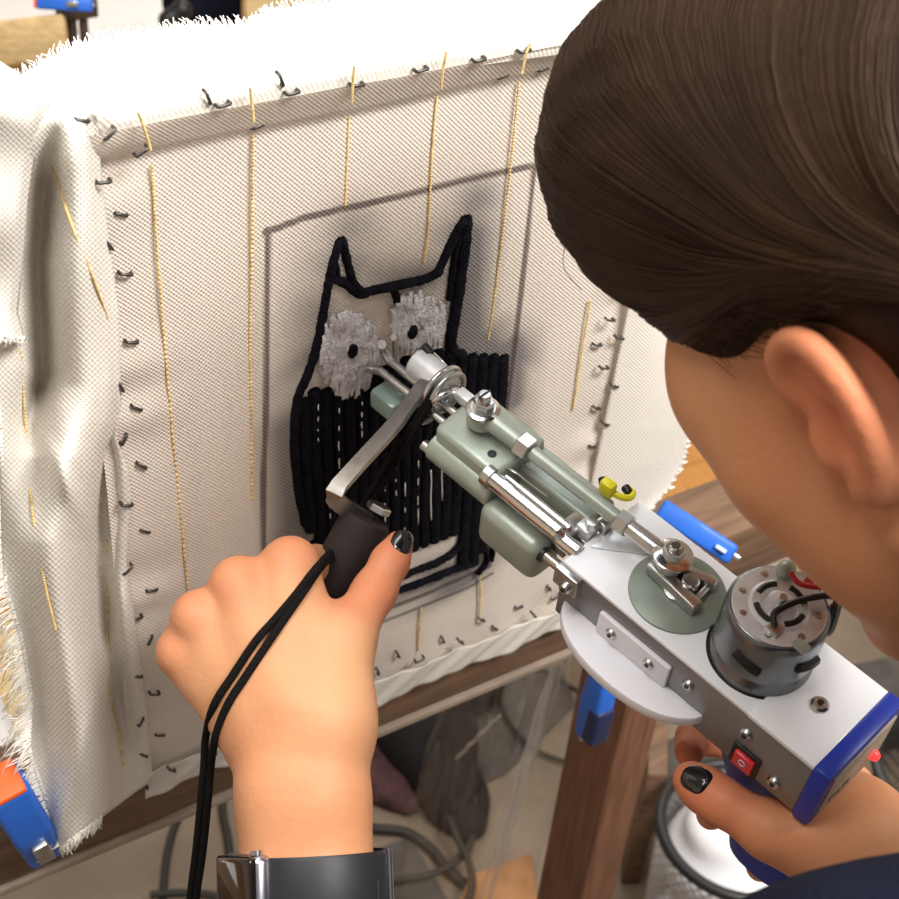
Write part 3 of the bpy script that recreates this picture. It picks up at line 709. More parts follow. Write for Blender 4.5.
# raised front saddle next to the rod
GB().prism([(15, -3, 0), (36, -3, 0), (40, -24, 0), (34, -26, 0), (20, -10, 0)], (0, 0, 1.1), .3).part('saddle', M['zinc'])
def bolt(name, p, axis, r, h, parent=gun, m='steel', slot=True):
    p = Vector(p); ax = Vector(axis).normalized(); g = GB()
    g.lathe(p - ax * 0.3, ax, [(0, r * 1.0), (h * .55, r), (h, r * .75)], 18)
    o_ = g.part(name, M[m], parent)
    if slot:
        u = ax.orthogonal().normalized(); g = GB(); g.cyl(p + ax * (h * 0.6), p + ax * (h - .1), r * .38, 6); g.v = [v + ax * .25 for v in g.v]; g.part('socket', M['dark'], o_)
    return o_
bolt('screw', (25.6, -127, .8), (0, 0, 1), 4.2, 2.6)
# switch, screws on the left face
bolt('screw', (0, -111, -14), (-1, 0, 0), 3.4, 2.4); bolt('screw', (0, -131, -30), (-1, 0, 0), 3.4, 2.4)
sw = GB().box((-1.2, -122.5, -38.5), (0.5, -107.5, -23.5), .5).part('switch', M['dark'])
GB().box((-3.2, -120.5, -36), (-.8, -110.0, -26.0), .7).part('rocker', M['red'], sw, label='red rocker')
GB().ring((-3.3, -115.2, -30.5), (1, 0, 0), 1.7, .25, 16, 5).part('rocker_mark', M['print'], sw)
# blue rear cap, label, indicator lamp
GB().box((-1.2, -152, -41), (54.8, -143.4, 1.6), 1.6).part('rear_cap', M['blue'], label='blue plastic rear cap')
lb = GB().box((4, -152.9, -36.5), (50, -151.6, -3.5), .5).part('rear_label', M['label'])
for i in range(5): GB().box((9 + i * 3.4, -153.1, -30 + (i % 2)), (10.2 + i * 3.4, -152.7, -24.5 - (i % 3))).part('print_mark', M['dark'], lb)
GB().lathe((42, -152.5, -27), (0, -1, 0), [(0, 2.6), (2.0, 2.6), (3.4, 1.8), (3.9, .6)], 16).part('indicator_lamp', M['led'], label='small glowing red lamp')
# pistol grip
gr = GB()
sec = []
for z, yc, ly, lx in ((-39, -112, 30, 23), (-55, -114, 24, 17.5), (-75, -119, 20, 15), (-100, -127, 19, 15), (-122, -134, 20, 15.5), (-130, -136, 20, 15)):
    sec.append([(26.8 + lx * math.copysign(abs(math.cos(t)) ** .7, math.cos(t)), yc + ly * math.copysign(abs(math.sin(t)) ** .7, math.sin(t)), z) for t in [2 * PI * i / 24 for i in range(24)]])
vv = [p for s_ in sec for p in s_]; ff = [(k * 24 + i, k * 24 + (i + 1) % 24, (k + 1) * 24 + (i + 1) % 24, (k + 1) * 24 + i) for k in range(len(sec) - 1) for i in range(24)]
ff += [tuple(range(23, -1, -1)), tuple(120 + i for i in range(24))]
gr.add(vv, ff).part('pistol_grip', M['blue'], label='blue plastic pistol grip')
GB().box((19, -84, -56), (34, -78, -39), 2).part('trigger_guard', M['blue'])
# white half-round guard on the left side, with its screwed flange
pts = [(1, -4, -26)] + [(-19.5 * math.sin(PI * i / 26) ** .75 + .5, -4 - 86 * (i / 26 - 0.06 * math.sin(2 * PI * i / 26)), -26) for i in range(1, 26)] + [(1, -90, -26)]
GB().prism(pts, (0, 0, -7), 1.3, 2).part('guard', M['guard'], label='white half-round guard plate')
fg = GB().box((-2.6, -68, -26), (0.2, -26, -10.5), 1.0).part('guard_flange', M['guard'])
bolt('screw', (-2.6, -35, -18), (-1, 0, 0), 3.0, 2.0, fg); bolt('screw', (-2.6, -57.5, -17), (-1, 0, 0), 3.0, 2.0, fg)
bolt('screw', (0, -78, -13), (-1, 0, 0), 3.0, 2.2)
# front bracket corner piece
br = GB().box((-4, -12, -14), (1, 2, -2), .8).part('front_lug', M['steel']); bolt('screw', (-4, -7, -9), (-1, 0, 0), 3.2, 3.4, br)
# crank wheel and crank
wh = GB().lathe((25.5, -46.8, -.2), (0, 0, 1), [(0, 22.6), (1.4, 22.6), (1.7, 22.2)], 56).part('crank_wheel', M['wheel'], label='grey-green crank disc')
GB().lathe((25.5, -46.8, 1.4), (0, 0, 1), [(0, 7), (2.2, 7), (2.6, 6.4)], 32).part('hub', M['steel'], wh)
cr = GB()
cr.box((-7.0, -23, 2), (-1.0, 6, 9), 1, M=Matrix.Translation((28, -38, 0)) @ Matrix.Rotation(math.radians(-6), 4, 'Z'))
cr.box((1.2, -22, 2), (6.2, 6, 9), 1, M=Matrix.Translation((28, -38, 0)) @ Matrix.Rotation(math.radians(17), 4, 'Z'))
cr.box((-6.5, -6, 2), (6.5, 8, 9), .9, M=Matrix.Translation((28, -38, 0)))
cr.part('crank_fork', M['steel'], label='split steel crank fork')
GB().cyl((28.5, -50, 5), (28.5, -50, 11), 4.2, 18, .8).part('fork_bolt', M['chrome'])
GB().cyl((20, -57, 5), (39, -55, 5), 1.8, 12).part('clamp_bolt', M['steel'])
# connecting rod
RA = Vector((29.5, -37.4, 12)); RB = Vector((24.4, 79.2, 17)); rd = (RB - RA).normalized()
GB().lathe(RA - Vector((0, 0, 4)), (0, 0, 1), [(0, 7.2), (6.5, 7.2), (7, 6.8)], 28).part('rod_eye', M['steel'])
GB().lathe(RA + Vector((0, 0, 3)), (0, 0, 1), [(0, 9.4), (1.1, 9.4), (1.5, 8.8)], 28).part('washer', M['chrome'])
GB().hexn(RA + Vector((0, 0, 4.3)), RA + Vector((0, 0, 9)), 5.2).part('nut', M['steel'])
GB().cyl(RA + Vector((0, 0, 9)), RA + Vector((0, 0, 11.5)), 2.6, 14, .4).part('stud', M['chrome'])
GB().cyl(RA + rd * 6, RA + rd * 26, 4.6, 18, .5, r2=4.0).part('rod_end', M['steel'])
GB().hexn(RA + rd * 25, RA + rd * 32, 5.8).part('rod_nut', M['steel'])
GB().cyl(RA + rd * 31, RA + rd * 86, 3.7, 20).part('connecting_rod', M['green'], label='grey-green connecting rod')
GB().hexn(RA + rd * 85, RA + rd * 93, 6.6).part('rod_nut', M['steel'])
GB().cyl(RA + rd * 92, RA + rd * 112, 4.3, 18, .4, r2=5.0).part('rod_end', M['green'])
GB().lathe(RB - Vector((0, 0, 5)), (0, 0, 1), [(0, 7.6), (7.5, 7.6), (8.2, 7)], 28).part('rod_eye', M['green'])
GB().lathe(RB + Vector((0, 0, 3.2)), (0, 0, 1), [(0, 8.6), (.9, 8.6), (1.3, 8.1)], 30).part('washer', M['chrome'])
GB().lathe(RB + Vector((0, 0, 4.5)), (0, 0, 1), [(0, 6.2), (.9, 6.2)], 26).part('washer', M['steel'])
GB().hexn(RB + Vector((0, 0, 5.4)), RB + Vector((0, 0, 10)), 5.2).part('nut', M['chrome'])
g = GB().cyl(RB + Vector((0, 0, 10)), RB + Vector((0, 0, 14.5)), 3.2, 14, .5).part('stud', M['chrome'])
GB().box((RB.x - 3.4, RB.y - .5, RB.z + 13.6), (RB.x + 3.4, RB.y + .5, RB.z + 14.7)).part('slot', M['dark'], g)
# head blocks
bm_ = GB().box((7, 52, -16), (43, 97, 8.5), 3.2, 3)
for v in bm_.v:
    if v.y > 85 and v.x < 20: v.y -= (20 - v.x) * 0.25
hb = bm_.part('head_block', M['green'], label='grey-green needle head block')
GB().cyl((10.5, 52.5, -8), (10.5, 95, -8), 8.3, 24, 1).part('head_barrel', M['green'])
for x, y in ((15.5, 63), (33.5, 90)): GB().cyl((x, y, 8), (x, y, 8.9), 2.3, 16).part('oil_hole', M['dark'], hb)
GB().box((27, 88, 8.2), (33, 101, 13.5), .8).part('locking_tab', M['zinc'])
lb_ = GB().box((-2, 15, -34), (20, 54, -7), 6, 4).part('slide_block', M['green'], label='rounded grey-green slide block')
GB().cyl((4.5, 14.2, -14), (4.5, 16, -14), 4.2, 18).part('bore', M['dark'], lb_)
GB().cyl((14, 14.2, -2), (14, 17, -2), 3.6, 18).part('bore', M['dark'], lb_)
GB().box((24, 6, -10), (43, 55, 3), 2.2, 3).part('side_block', M['green'])
GB().box((9, 7, -14), (25, 16, 2), 1).part('slide_end', M['steel'])
# guide rods
GB().cyl((7.6, 10, 4), (7.6, 56, 4), 4.6, 24, .6).part('guide_tube', M['chrome'], label='polished guide tube')
GB().lathe((7.6, 54, 4), (0, 1, 0), [(0, 5.6), (4.5, 5.6), (5.2, 4.8)], 24).part('guide_collar', M['steel'])
GB().cyl((14.2, 10, 3), (14.2, 54, 3), 1.6, 14).part('guide_rod', M['chrome'])
GB().cyl((9.5, -1, -1.5), (9.5, 12, -1.5), 4.2, 20, .4).part('guide_rod', M['chrome'])
GB().cyl((4.8, -1, -14), (4.8, 16, -14), 2.8, 16, .3).part('guide_rod', M['steel'])
GB().cyl((10, 44, -15), (10, 103, -15), 3.0, 18, .4).part('guide_rod', M['steel'])
GB().cyl((20, -1, -6), (20, 12, -6), 3.6, 18, .4).part('guide_rod', M['chrome'])
GB().tube(smooth_path([(13, 56, 6), (16, 50, 8), (18, 42, 5), (20, 30, 3)], 16), .5, 6).part('spring_wire', M['chrome'])
# latch hardware in front of the body
GB().box((17, 1, -3), (25, 9, 5), .8).part('latch_block', M['zinc'])
GB().hexn((21, 3, 5), (21, 3, 9), 3.2).part('nut', M['steel'])
GB().cyl((24, 4, 2), (36, 3, 2), 2.0, 12).part('cross_pin', M['steel'])
GB().box((24.5, -2.5, 0), (31, 2, 7), .7).part('latch_arm', M['steel'])
# yellow connector
yc = GB().tube(smooth_path([(41, 14, 7), (41, 8, 9), (42.5, 3, 9), (46, 1, 8), (49.5, 2.5, 7.5), (50, 6, 7)], 18), 1.7, 8).part('yellow_clip', M['yellowp'], label='bright yellow plastic clip')
GB().box((37.5, 7, 6), (43.5, 15, 15), 2).part('clip_body', M['yellowp'], yc)
GB().cyl((42, 14.5, 8), (44.5, 17.5, 8.5), 2.2, 12, .4).part('clip_plug', M['dark'], yc)
GB().cyl((47.5, 3, 8), (48.6, 7, 8.6), 2.2, 12, .4).part('clip_plug', M['dark'], yc)
# needle end
GB().cyl((32.2, 109, 6), (32.2, 133, 6), 8.2, 28, 1).part('front_sleeve', M['zinc'], label='bright front sleeve')
GB().tube(smooth_path([(29, 132.5, 12.5), (34, 133.5, 14.5), (40, 130, 10), (41, 120, 7), (39, 112, 10)], 24), .75, 8).part('spring_clip', M['chrome'])
GB().cyl((32.2, 94, 6), (32.2, 110, 6), 3.4, 18).part('sleeve_rod', M['chrome'])
GB().cyl((36.5, 128, 12.5), (37.5, 133.5, 13), 2.6, 12).part('set_screw', M['dark'])
GB().ring((31, 113, 3), (0, 1, 0), 12.5, 1.5, 40, 10).part('clamp_ring', M['chrome'])
GB().ring((31, 109, 3), (0, 1, 0), 11.5, 1.4, 40, 10).part('clamp_ring', M['steel'])
GB().ring((25, 106.5, 5), (.25, .9, .3), 5.2, 1.7, 28, 10).part('yarn_eyelet', M['chrome'])
GB().ring((20, 111, -8), (.2, .9, .2), 5.5, 1.2, 28, 10).part('yarn_eyelet', M['steel'])
for x, z in ((26.5, 0), (31, -7), (20, -3)):
    GB().cyl((x, 96, z), (x, 147, z), 2.3, 14, .4).part('needle_bar', M['steel'])
ft = GB().tube([(26.5, 146, 0), (26.5, 150, 3), (25.5, 151.5, 8), (24.5, 150.5, 10)], 2.4, 10).part('foot_prong', M['steel'])
GB().tube([(31, 146, -4), (33, 149, 3), (33, 149.5, 10), (31, 149, 12)], 1.8, 10).part('foot_prong', M['steel'])
GB().tube([(20, 146, -3), (17, 149, -2), (13, 151, 0), (10, 150.5, 1)], 2.2, 10).part('foot_prong', M['steel'])
GB().box((12, 128, -24), (25, 146, -11), 2.5, 2).part('foot_shoe', M['clear'], label='clear greenish foot shoe')
# front handle: bent flat bar with rubber grip
def bar(path, wdt, thk, nrm):
    g = GB(); pts = [Vector(p) for p in path]; v = []; f = []
    for i, p in enumerate(pts):
        t = (pts[min(i + 1, len(pts) - 1)] - pts[max(i - 1, 0)]).normalized(); n_ = Vector(nrm[i] if isinstance(nrm, list) else nrm); n_ = (n_ - t * n_.dot(t)).normalized(); s_ = t.cross(n_)
        for a, b in ((-1, -1), (1, -1), (1, 1), (-1, 1)): v.append(p + s_ * (a * wdt / 2) + n_ * (b * thk / 2))
    for i in range(len(pts) - 1):
        for k in range(4): f.append((i * 4 + k, i * 4 + (k + 1) % 4, (i + 1) * 4 + (k + 1) % 4, (i + 1) * 4 + k))
    f += [(3, 2, 1, 0), tuple((len(pts) - 1) * 4 + k for k in range(4))]
    return g.add(v, f)
GP = Vector((-31, 101, -42)); gd = Vector((-.70, -.10, -.71)).normalized()
hp = [(27, 117, 9), (20, 117, 7), (12, 117, 1), (4, 117, -6), (-8, 116, -10), (-24, 114.5, -14.5), (-37, 113, -18), (-41.0, 112.4, -20.5), (-41.5, 111.8, -24), (-39, 109.5, -29), (-34, 105, -36), (-29, 101, -42)]
bar(hp, 9.0, 2.6, [(.25, .25, 1.0)] * 6 + [(.1, .15, 1.0), (-.1, -.1, .9), (-.3, -.35, .6), (-.4, -.5, .3), (-.4, -.6, .2), (-.4, -.6, .2)]).part('handle_bracket', M['steel'], label='bent flat steel handle bracket')
GB().lathe(GP - gd * 3, gd, [(0, 12), (2, 13), (30, 13.2), (88, 13), (91, 11)], 28).part('front_grip', M['rubber'], label='black rubber front grip')
GB().hexn(GP - gd * 6 + Vector((6, -1, 2)), GP - gd * 2 + Vector((6, -1, 2)), 6.5).part('nut', M['steel'])
# motor
MC = Vector((28.9, -92.6, 0))
mt = GB().lathe(MC + Vector((0, 0, -3)), (0, 0, 1), [(0, 23.6), (3.5, 23.6), (4.3, 23.0), (10, 23.0), (10.6, 22.5), (12.5, 22.5), (13.1, 23.0), (33, 22.7), (36.5, 22.4), (38.2, 21.6), (38.6, 20.8)], 64).part('motor', M['motor'], label='dark metal electric motor can')
GB().lathe(MC + Vector((0, 0, -2.9)), (0, 0, 1), [(0, 24.6), (3.3, 24.6)], 64).part('mount_gap', M['dark'], mt)
mz = 35.7
cap = GB().lathe(MC + Vector((0, 0, mz - 1)), (0, 0, 1), [(0, 20.6), (.9, 20.6), (1.2, 20.3), (1.2, 13.5), (2.6, 12), (2.6, 8.5), (1.8, 8), (1.8, 6.2), (4.2, 5.9), (4.4, 5.2)], 64).part('end_cap', M['zinc'], mt, label='shiny zinc end cap')
GB().cyl(MC + Vector((0, 0, mz + 2)), MC + Vector((0, 0, mz + 7)), 2.1, 18, .4).part('shaft', M['steel'], mt)
for a in (75, 165, 255, 345):
    pts = [MC + Vector((10.3 * math.cos(math.radians(a + d)), 10.3 * math.sin(math.radians(a + d)), mz + 1.3)) for d in range(-28, 29, 7)]
    GB().tube(pts, 1.5, 8).part('vent_slot', M['dark'], mt)
for a, r in ((20, 16.8), (60, 17), (110, 16.8), (150, 17), (200, 16.8), (250, 17), (300, 16.8)):
    c = MC + Vector((r * math.cos(math.radians(a)), r * math.sin(math.radians(a)), mz)); GB().lathe(c, (0, 0, 1), [(0, 1.7), (.7, 1.6), (.8, .9)], 14).part('rivet', M['steel'], mt)
for a0 in (190, 262, 330):      # side ventilation slots
    pts = [MC + Vector((22.75 * math.cos(math.radians(a0 + d)), 22.75 * math.sin(math.radians(a0 + d)), 19 - 0.14 * d)) for d in range(-16, 17, 4)]
    GB().tube(pts, 2.5, 8).part('side_vent', M['dark'], mt)
# capacitor, terminals and leads
cb = MC + Vector((15, 9, mz + 3.5)); GB().sphere(cb, 5.0, 18, 12, (1, .85, .7)).part('capacitor', M['green'], mt)
GB().box(tuple(MC + Vector((-15, -9, mz))), tuple(MC + Vector((-9, -3, mz + 3))), .6).part('terminal', M['steel'], mt)
GB().lathe(MC + Vector((20, -1, mz)), (0, 0, 1), [(0, 2.4), (1.0, 2.2), (1.1, 1)], 16).part('red_dot', M['redwire'], mt)
GB().tube(smooth_path([MC + Vector(p) for p in ((-12, -6, mz + 2), (-8, -2, mz + 4.5), (0, -4, mz + 6), (9, -8, mz + 6), (16, -12, mz + 5), (20.5, -15, mz + 2), (23, -16, mz - 6), (24, -17, 12), (26, -14, 4), (24, -12, 1))], 40), 1.5, 10).part('black_lead', M['dark'], mt)
GB().tube(smooth_path([MC + Vector(p) for p in ((14, 6, mz + 5), (13, 1, mz + 4), (15, -4, mz + 4.5), (19, -9, mz + 5), (22.5, -12, mz + 3), (25, -13, mz - 4), (26, -14, mz - 14))], 36), 1.25, 10).part('red_lead', M['redwire'], mt)
GB().tube(smooth_path([MC + Vector(p) for p in ((25, -14, mz - 10), (26, -15, 16), (26, -14, 8), (24, -12, 1))], 16), 2.3, 10).part('lead_sleeve', M['dark'], mt)
GB().box((-12.4, -11, -.9), (-7, -4, 1.2), .5, M=Matrix.Translation(MC + Vector((0, -11, mz)))).part('flux_residue', M['green'], mt)
# yarn running through the eyelets
yg = MB()
def gl(x, y, z): return GM @ mm(x, y, z)

# ------------------------------------------------------------------ the person
def campt(x, y, z): return CAM + RT * x + DN * y + FW * z
def A3(px, py, d): return np.array(at(px, py, d))
person = empty('person', (0.55, -0.95, FLOOR), 'person with brown hair in navy top leaning over the tufting gun', 'person')
parts_v, parts_f = [], []
def body_add(V, F):
    n = sum(len(v) for v in parts_v); parts_v.append(np.asarray(V)); parts_f.append(np.asarray(F) + n)
EL_L = np.array(campt(-0.012, 0.40, 0.56))
armL = [rc(A3(286, 800, .668), A3(292, 860, .664), .0200, .0200, .012), rc(A3(321, 800, .668), A3(323, 860, .664), .0195, .0195, .012),
        rc(A3(292, 860, .664), EL_L, .0200, .036, .012), rc(A3(323, 860, .664), EL_L, .0195, .036, .012),
        rc(A3(288, 800, .668), A3(268, 715, .680), .0200, .0185, .014), rc(A3(321, 800, .668), A3(321, 715, .676), .0195, .0200, .014),
        rc(A3(322, 725, .678), A3(291, 566, .716), .0195, .0128, .012), rc(A3(298, 725, .678), A3(240, 585, .708), .0195, .0128, .012),
        rc(A3(272, 725, .682), A3(200, 617, .706), .0180, .0122, .011), rc(A3(254, 735, .686), A3(184, 652, .709), .0150, .0118, .011),
        rc(A3(300, 640, .712), A3(222, 668, .708), .0155, .0150, .012),
        # curled fingers round the grip
        rc(A3(291, 564, .716), A3(316, 566, .757), .0118, .0100, .005), rc(A3(316, 566, .757), A3(350, 590, .775), .0098, .0088, .005), rc(A3(350, 590, .775), A3(362, 612, .757), .0086, .0075, .005),
        rc(A3(240, 584, .708), A3(266, 604, .758), .0118, .0102, .005), rc(A3(266, 604, .758), A3(312, 632, .778), .0100, .0090, .005), rc(A3(312, 632, .778), A3(328, 652, .758), .0088, .0076, .005),
        rc(A3(200, 617, .706), A3(230, 642, .752), .0113, .0097, .005), rc(A3(230, 642, .752), A3(274, 672, .770), .0095, .0086, .005), rc(A3(274, 672, .770), A3(292, 692, .750), .0084, .0073, .005),
        rc(A3(184, 652, .709), A3(206, 682, .746), .0103, .0087, .005), rc(A3(206, 682, .746), A3(244, 708, .760), .0085, .0077, .005), rc(A3(244, 708, .760), A3(262, 726, .742), .0076, .0067, .005),
        # knuckles
        el(A3(288, 566, .709), (.0112, .0112, .0112), None, .008), el(A3(236, 585, .701), (.0114, .0114, .0114), None, .006), el(A3(196, 618, .699), (.0106, .0106, .0106), None, .006), el(A3(179, 652, .703), (.0098,) * 3, None, .006),
        # tendon ridges on the back of the hand
        rc(A3(300, 700, .668), A3(286, 590, .700), .006, .006, .012), rc(A3(282, 700, .668), A3(245, 612, .696), .006, .006, .012),
        # thumb
        rc(A3(332, 725, .676), A3(342, 645, .694), .0180, .0140, .012), rc(A3(342, 645, .694), A3(374, 592, .716), .0132, .0100, .009), rc(A3(374, 592, .716), A3(390, 562, .724), .0099, .0088, .006), rc(A3(390, 562, .724), A3(399, 545, .728), .0088, .0070, .005)]
body_add(*sdf_mesh(armL, 0.0017))
EL_R = A3(1090, 1180, .60)
armR = [rc(A3(690, 779, .690), A3(703, 789, .686), .0080, .0096, .006), rc(A3(703, 789, .686), A3(724, 803, .680), .0098, .0095, .006), rc(A3(724, 803, .680), A3(770, 831, .673), .0094, .0108, .008), rc(A3(770, 831, .673), A3(824, 838, .676), .0108, .0165, .012),
        rc(A3(826, 838, .676), A3(862, 838, .676), .0220, .0235, .014), rc(A3(862, 838, .676), A3(930, 945, .664), .0225, .0245, .012), rc(A3(930, 945, .664), EL_R, .0245, .036, .012),
        rc(A3(840, 815, .690), A3(835, 800, .735), .0200, .0190, .014), rc(A3(835, 800, .735), A3(800, 790, .775), .0185, .0150, .012),
        # index and middle fingers round the front of the grip
        rc(A3(812, 770, .775), A3(738, 742, .768), .0115, .0095, .006), rc(A3(738, 742, .768), A3(694, 738, .742), .0093, .0085, .005), rc(A3(694, 738, .742), A3(689, 752, .722), .0083, .0072, .005),
        rc(A3(808, 800, .778), A3(752, 790, .772), .0115, .0095, .006), rc(A3(752, 790, .772), A3(712, 798, .742), .0093, .0085, .005), rc(A3(712, 798, .742), A3(711, 815, .722), .0083, .0072, .005),
        rc(A3(805, 830, .776), A3(762, 826, .770), .0110, .0090, .006), rc(A3(762, 826, .770), A3(752, 838, .762), .0088, .0080, .005), rc(A3(800, 855, .772), A3(765, 858, .768), .0100, .0080, .006), rc(A3(765, 858, .768), A3(760, 868, .764), .0078, .0070, .005)]
body_add(*sdf_mesh(armR, 0.0018))

# head frame: x to the person's left, y forward, z up
vr = (at(800, 380, 1) - CAM).normalized(); wv_ = -vr
U0 = RT * -0.43 + DN * -0.90; U0 = (U0 - vr * U0.dot(vr)).normalized()
e0 = RT * -0.90 + DN * 0.43; e0 = (e0 - vr * e0.dot(vr)); e0 = (e0 - U0 * e0.dot(U0)).normalized()
HB = math.radians(42)
HL = wv_ * math.cos(HB) + e0 * math.sin(HB); HF = e0 * math.cos(HB) - wv_ * math.sin(HB)
HS = 1.03
HM = Matrix((HL * HS, HF * HS, U0 * HS)).transposed().to_4x4()
HM.translation = at(846, 419, .48) - (HL * .080 + HF * -.010 + U0 * 0.0) * HS
def hp_(x, y, z): return HM @ Vector((x, y, z))
head = [el((0, -.012, .045), (.073, .094, .084), None, .02), el((0, .034, -.008), (.058, .058, .080), None, .025)]
for s in (1, -1):
    head += [rc((s * .054, .002, -.040), (s * .020, .056, -.080), .016, .015, .02), el((s * .045, .054, -.012), (.021, .021, .019), None, .025), el((s * .038, .040, -.040), (.020, .024, .026), None, .02),
             rc((s * .012, .086, .026), (s * .045, .070, .024), .008, .008, .014), el((s * .030, .091, .008), (.016, .012, .011), None, .010, '-'), el((s * .031, .079, .008), (.0125, .0125, .0125), None, .003),
             el((s * .012, .098, -.028), (.008, .009, .007), None, .006)]
    head += [el((s * .046, .058, .026), (.020, .026, .032), None, .02)]
    # ear
    hx = [(.070, .007, .008), (.0735, .011, .018), (.0775, .006, .027), (.082, -.005, .0300), (.0865, -.015, .0255), (.089, -.0215, .015), (.0885, -.0228, .002), (.085, -.0185, -.010), (.080, -.011, -.019), (.0765, -.004, -.0235)]
    hr = [.0038, .0043, .0046, .0047, .0047, .0045, .0042, .0042, .0050, .0062]
    hx = [tuple(q) for q in smooth_path(hx, 27)]; hr = [float(np.interp(i / 27 * 9, range(10), hr)) for i in range(28)]
    hr = [q * .86 for q in hr]
    for i in range(27):
        a, b = hx[i], hx[i + 1]; head.append(rc((s * a[0], a[1], a[2]), (s * b[0], b[1], b[2]), hr[i], hr[i + 1], .0025))
    head += [el((s * .0760, -.010, .002), (.0045, .0145, .026), [[math.cos(-.55), s * math.sin(-.55) * -1, 0], [s * math.sin(-.55), math.cos(-.55), 0], [0, 0, 1]], .005),
             rc((s * .0795, -.010, .016), (s * .0815, -.0145, -.002), .0034, .0034, .006), rc((s * .0815, -.0145, -.002), (s * .078, -.007, -.014), .0034, .0036, .006),
             rc((s * .073, .007, -.003), (s * .074, .006, -.009), .0048, .0048, .005), el((s * .0815, -.006, -.002), (.0060, .0070, .010), None, .004, '-'), rc((s * .064, -.004, -.018), (s * .064, -.004, .018), .012, .012, .012)]
head += [rc((0, .092, .020), (0, .106, -.022), .0075, .0105, .010), el((0, .090, -.050), (.022, .011, .006), None, .006), el((0, .088, -.060), (.019, .011, .006), None, .006), el((0, .072, -.082), (.018, .017, .015), None, .018),
         rc((0, -.030, -.050), (0, -.068, -.165), .050, .056, .03), rc((0, -.068, -.165), (0, -.090, -.22), .056, .07, .03)]
hv, hf = sdf_mesh(head, 0.0019)
hv = np.array([tuple(HM @ Vector(v)) for v in hv])
body_add(hv, hf)
# trunk inside the clothes
NB = hp_(0, -.085, -.20); SL = campt(.126, .196, .44); SR = NB + Vector((.17, -.03, -.06)); HIP = NB + Vector((.05, -.42, -.42))
trunk = [rc(np.array(NB), np.array(HIP), .085, .10, .06), rc(np.array(NB), np.array(SL), .05, .045, .05), rc(np.array(NB), np.array(SR), .05, .045, .05), rc(np.array(SL), EL_L, .042, .036, .03), rc(np.array(SR), EL_R, .042, .036, .03)]
body_add(*sdf_mesh(trunk, 0.008))
V = np.concatenate(parts_v); F = np.concatenate(parts_f)
body = mesh_obj('body', V, F, M['skin'], person, smooth=180)
fl_pts = [(at(291, 560, .712), .018, .5), (at(240, 582, .70), .016, .5), (at(198, 615, .70), .016, .45), (at(178, 652, .70), .014, .4), (at(398, 548, .725), .018, .8), (at(372, 595, .71), .020, .6), (at(352, 612, .70), .014, .6), (at(705, 790, .685), .030, .75), (at(690, 745, .73), .030, .8), (hp_(.082, -.008, .005), .040, .75), (hp_(-.082, -.008, .005), .040, .75), (hp_(0, .105, -.02), .02, .4)]
fv = np.zeros(len(V))
for p_, r0, a_ in fl_pts: fv = np.maximum(fv, a_ * np.exp(-(np.linalg.norm(V - np.array(p_), axis=1) / r0) ** 2))
body.data.attributes.new('flush', 'FLOAT', 'POINT').data.foreach_set('value', fv.astype(np.float32))
nt = M['skin'].node_tree; bs = nt.nodes['Principled BSDF']; src_ = bs.inputs['Base Color'].links[0].from_socket
fa = nt.nodes.new('ShaderNodeAttribute'); fa.attribute_name = 'flush'; fx = nt.nodes.new('ShaderNodeMix'); fx.data_type = 'RGBA'; fx.inputs[7].default_value = (0.60, 0.165, 0.085, 1)
nt.links.new(fa.outputs['Fac'], fx.inputs[0]); nt.links.new(src_, fx.inputs[6]); nt.links.new(fx.outputs[2], bs.inputs['Base Color'])
BV = BVHTree.FromPolygons([Vector(v) for v in V], [tuple(int(i) for i in f) for f in F])
def hit(px, py):
    d = (at(px, py, 1) - CAM); r = BV.ray_cast(CAM, d.normalized())
    return (None, None) if r[0] is None else (r[0], r[1])
# clothes
sh = [rc(np.array(NB), np.array(HIP), .112, .135, .08), rc(np.array(NB) + (np.array(SL) - np.array(NB)) * .3, np.array(SL), .060, .064, .05), rc(np.array(NB), np.array(SR), .066, .060, .05), rc(np.array(SL), np.array(SL) * .25 + EL_L * .75, .064, .050, .03), rc(np.array(SR), np.array(SR) * .25 + EL_R * .75, .058, .048, .03)]
sv, sf = sdf_mesh(sh, 0.007); mesh_obj('sweater', sv, sf, M['navy'], person, smooth=180, label='dark navy knitted sweater')
HIPL = HIP + Vector((-.09, 0, -.03)); HIPR = HIP + Vector((.09, 0, -.03))
tr = [rc(np.array(HIPL), np.array(HIPR), .115, .115, .05)]
for h_ in (HIPL, HIPR):
    kn = Vector((h_.x, h_.y + .08, (h_.z + FLOOR) / 2)); an = Vector((h_.x, h_.y + .02, FLOOR + .07)); tr += [rc(np.array(h_), np.array(kn), .095, .062, .04), rc(np.array(kn), np.array(an), .062, .05, .04)]
tv, tf = sdf_mesh(tr, 0.012); mesh_obj('trousers', tv, tf, M['blackcloth'], person, smooth=180)
for h_ in (HIPL, HIPR):
    f0 = Vector((h_.x, h_.y + .02, FLOOR + .042)); s_, q_ = sdf_mesh([rc(np.array(f0 + Vector((0, -.04, 0))), np.array(f0 + Vector((0, .15, -.008))), .036, .032, .02), rc(np.array(f0), np.array(f0 + Vector((0, -.02, .07))), .04, .046, .03)], .006, cut=lambda X, Y, Z: (FLOOR + .0045) - Z)
    mesh_obj('shoe', s_, q_, M['dark'], person, smooth=180)
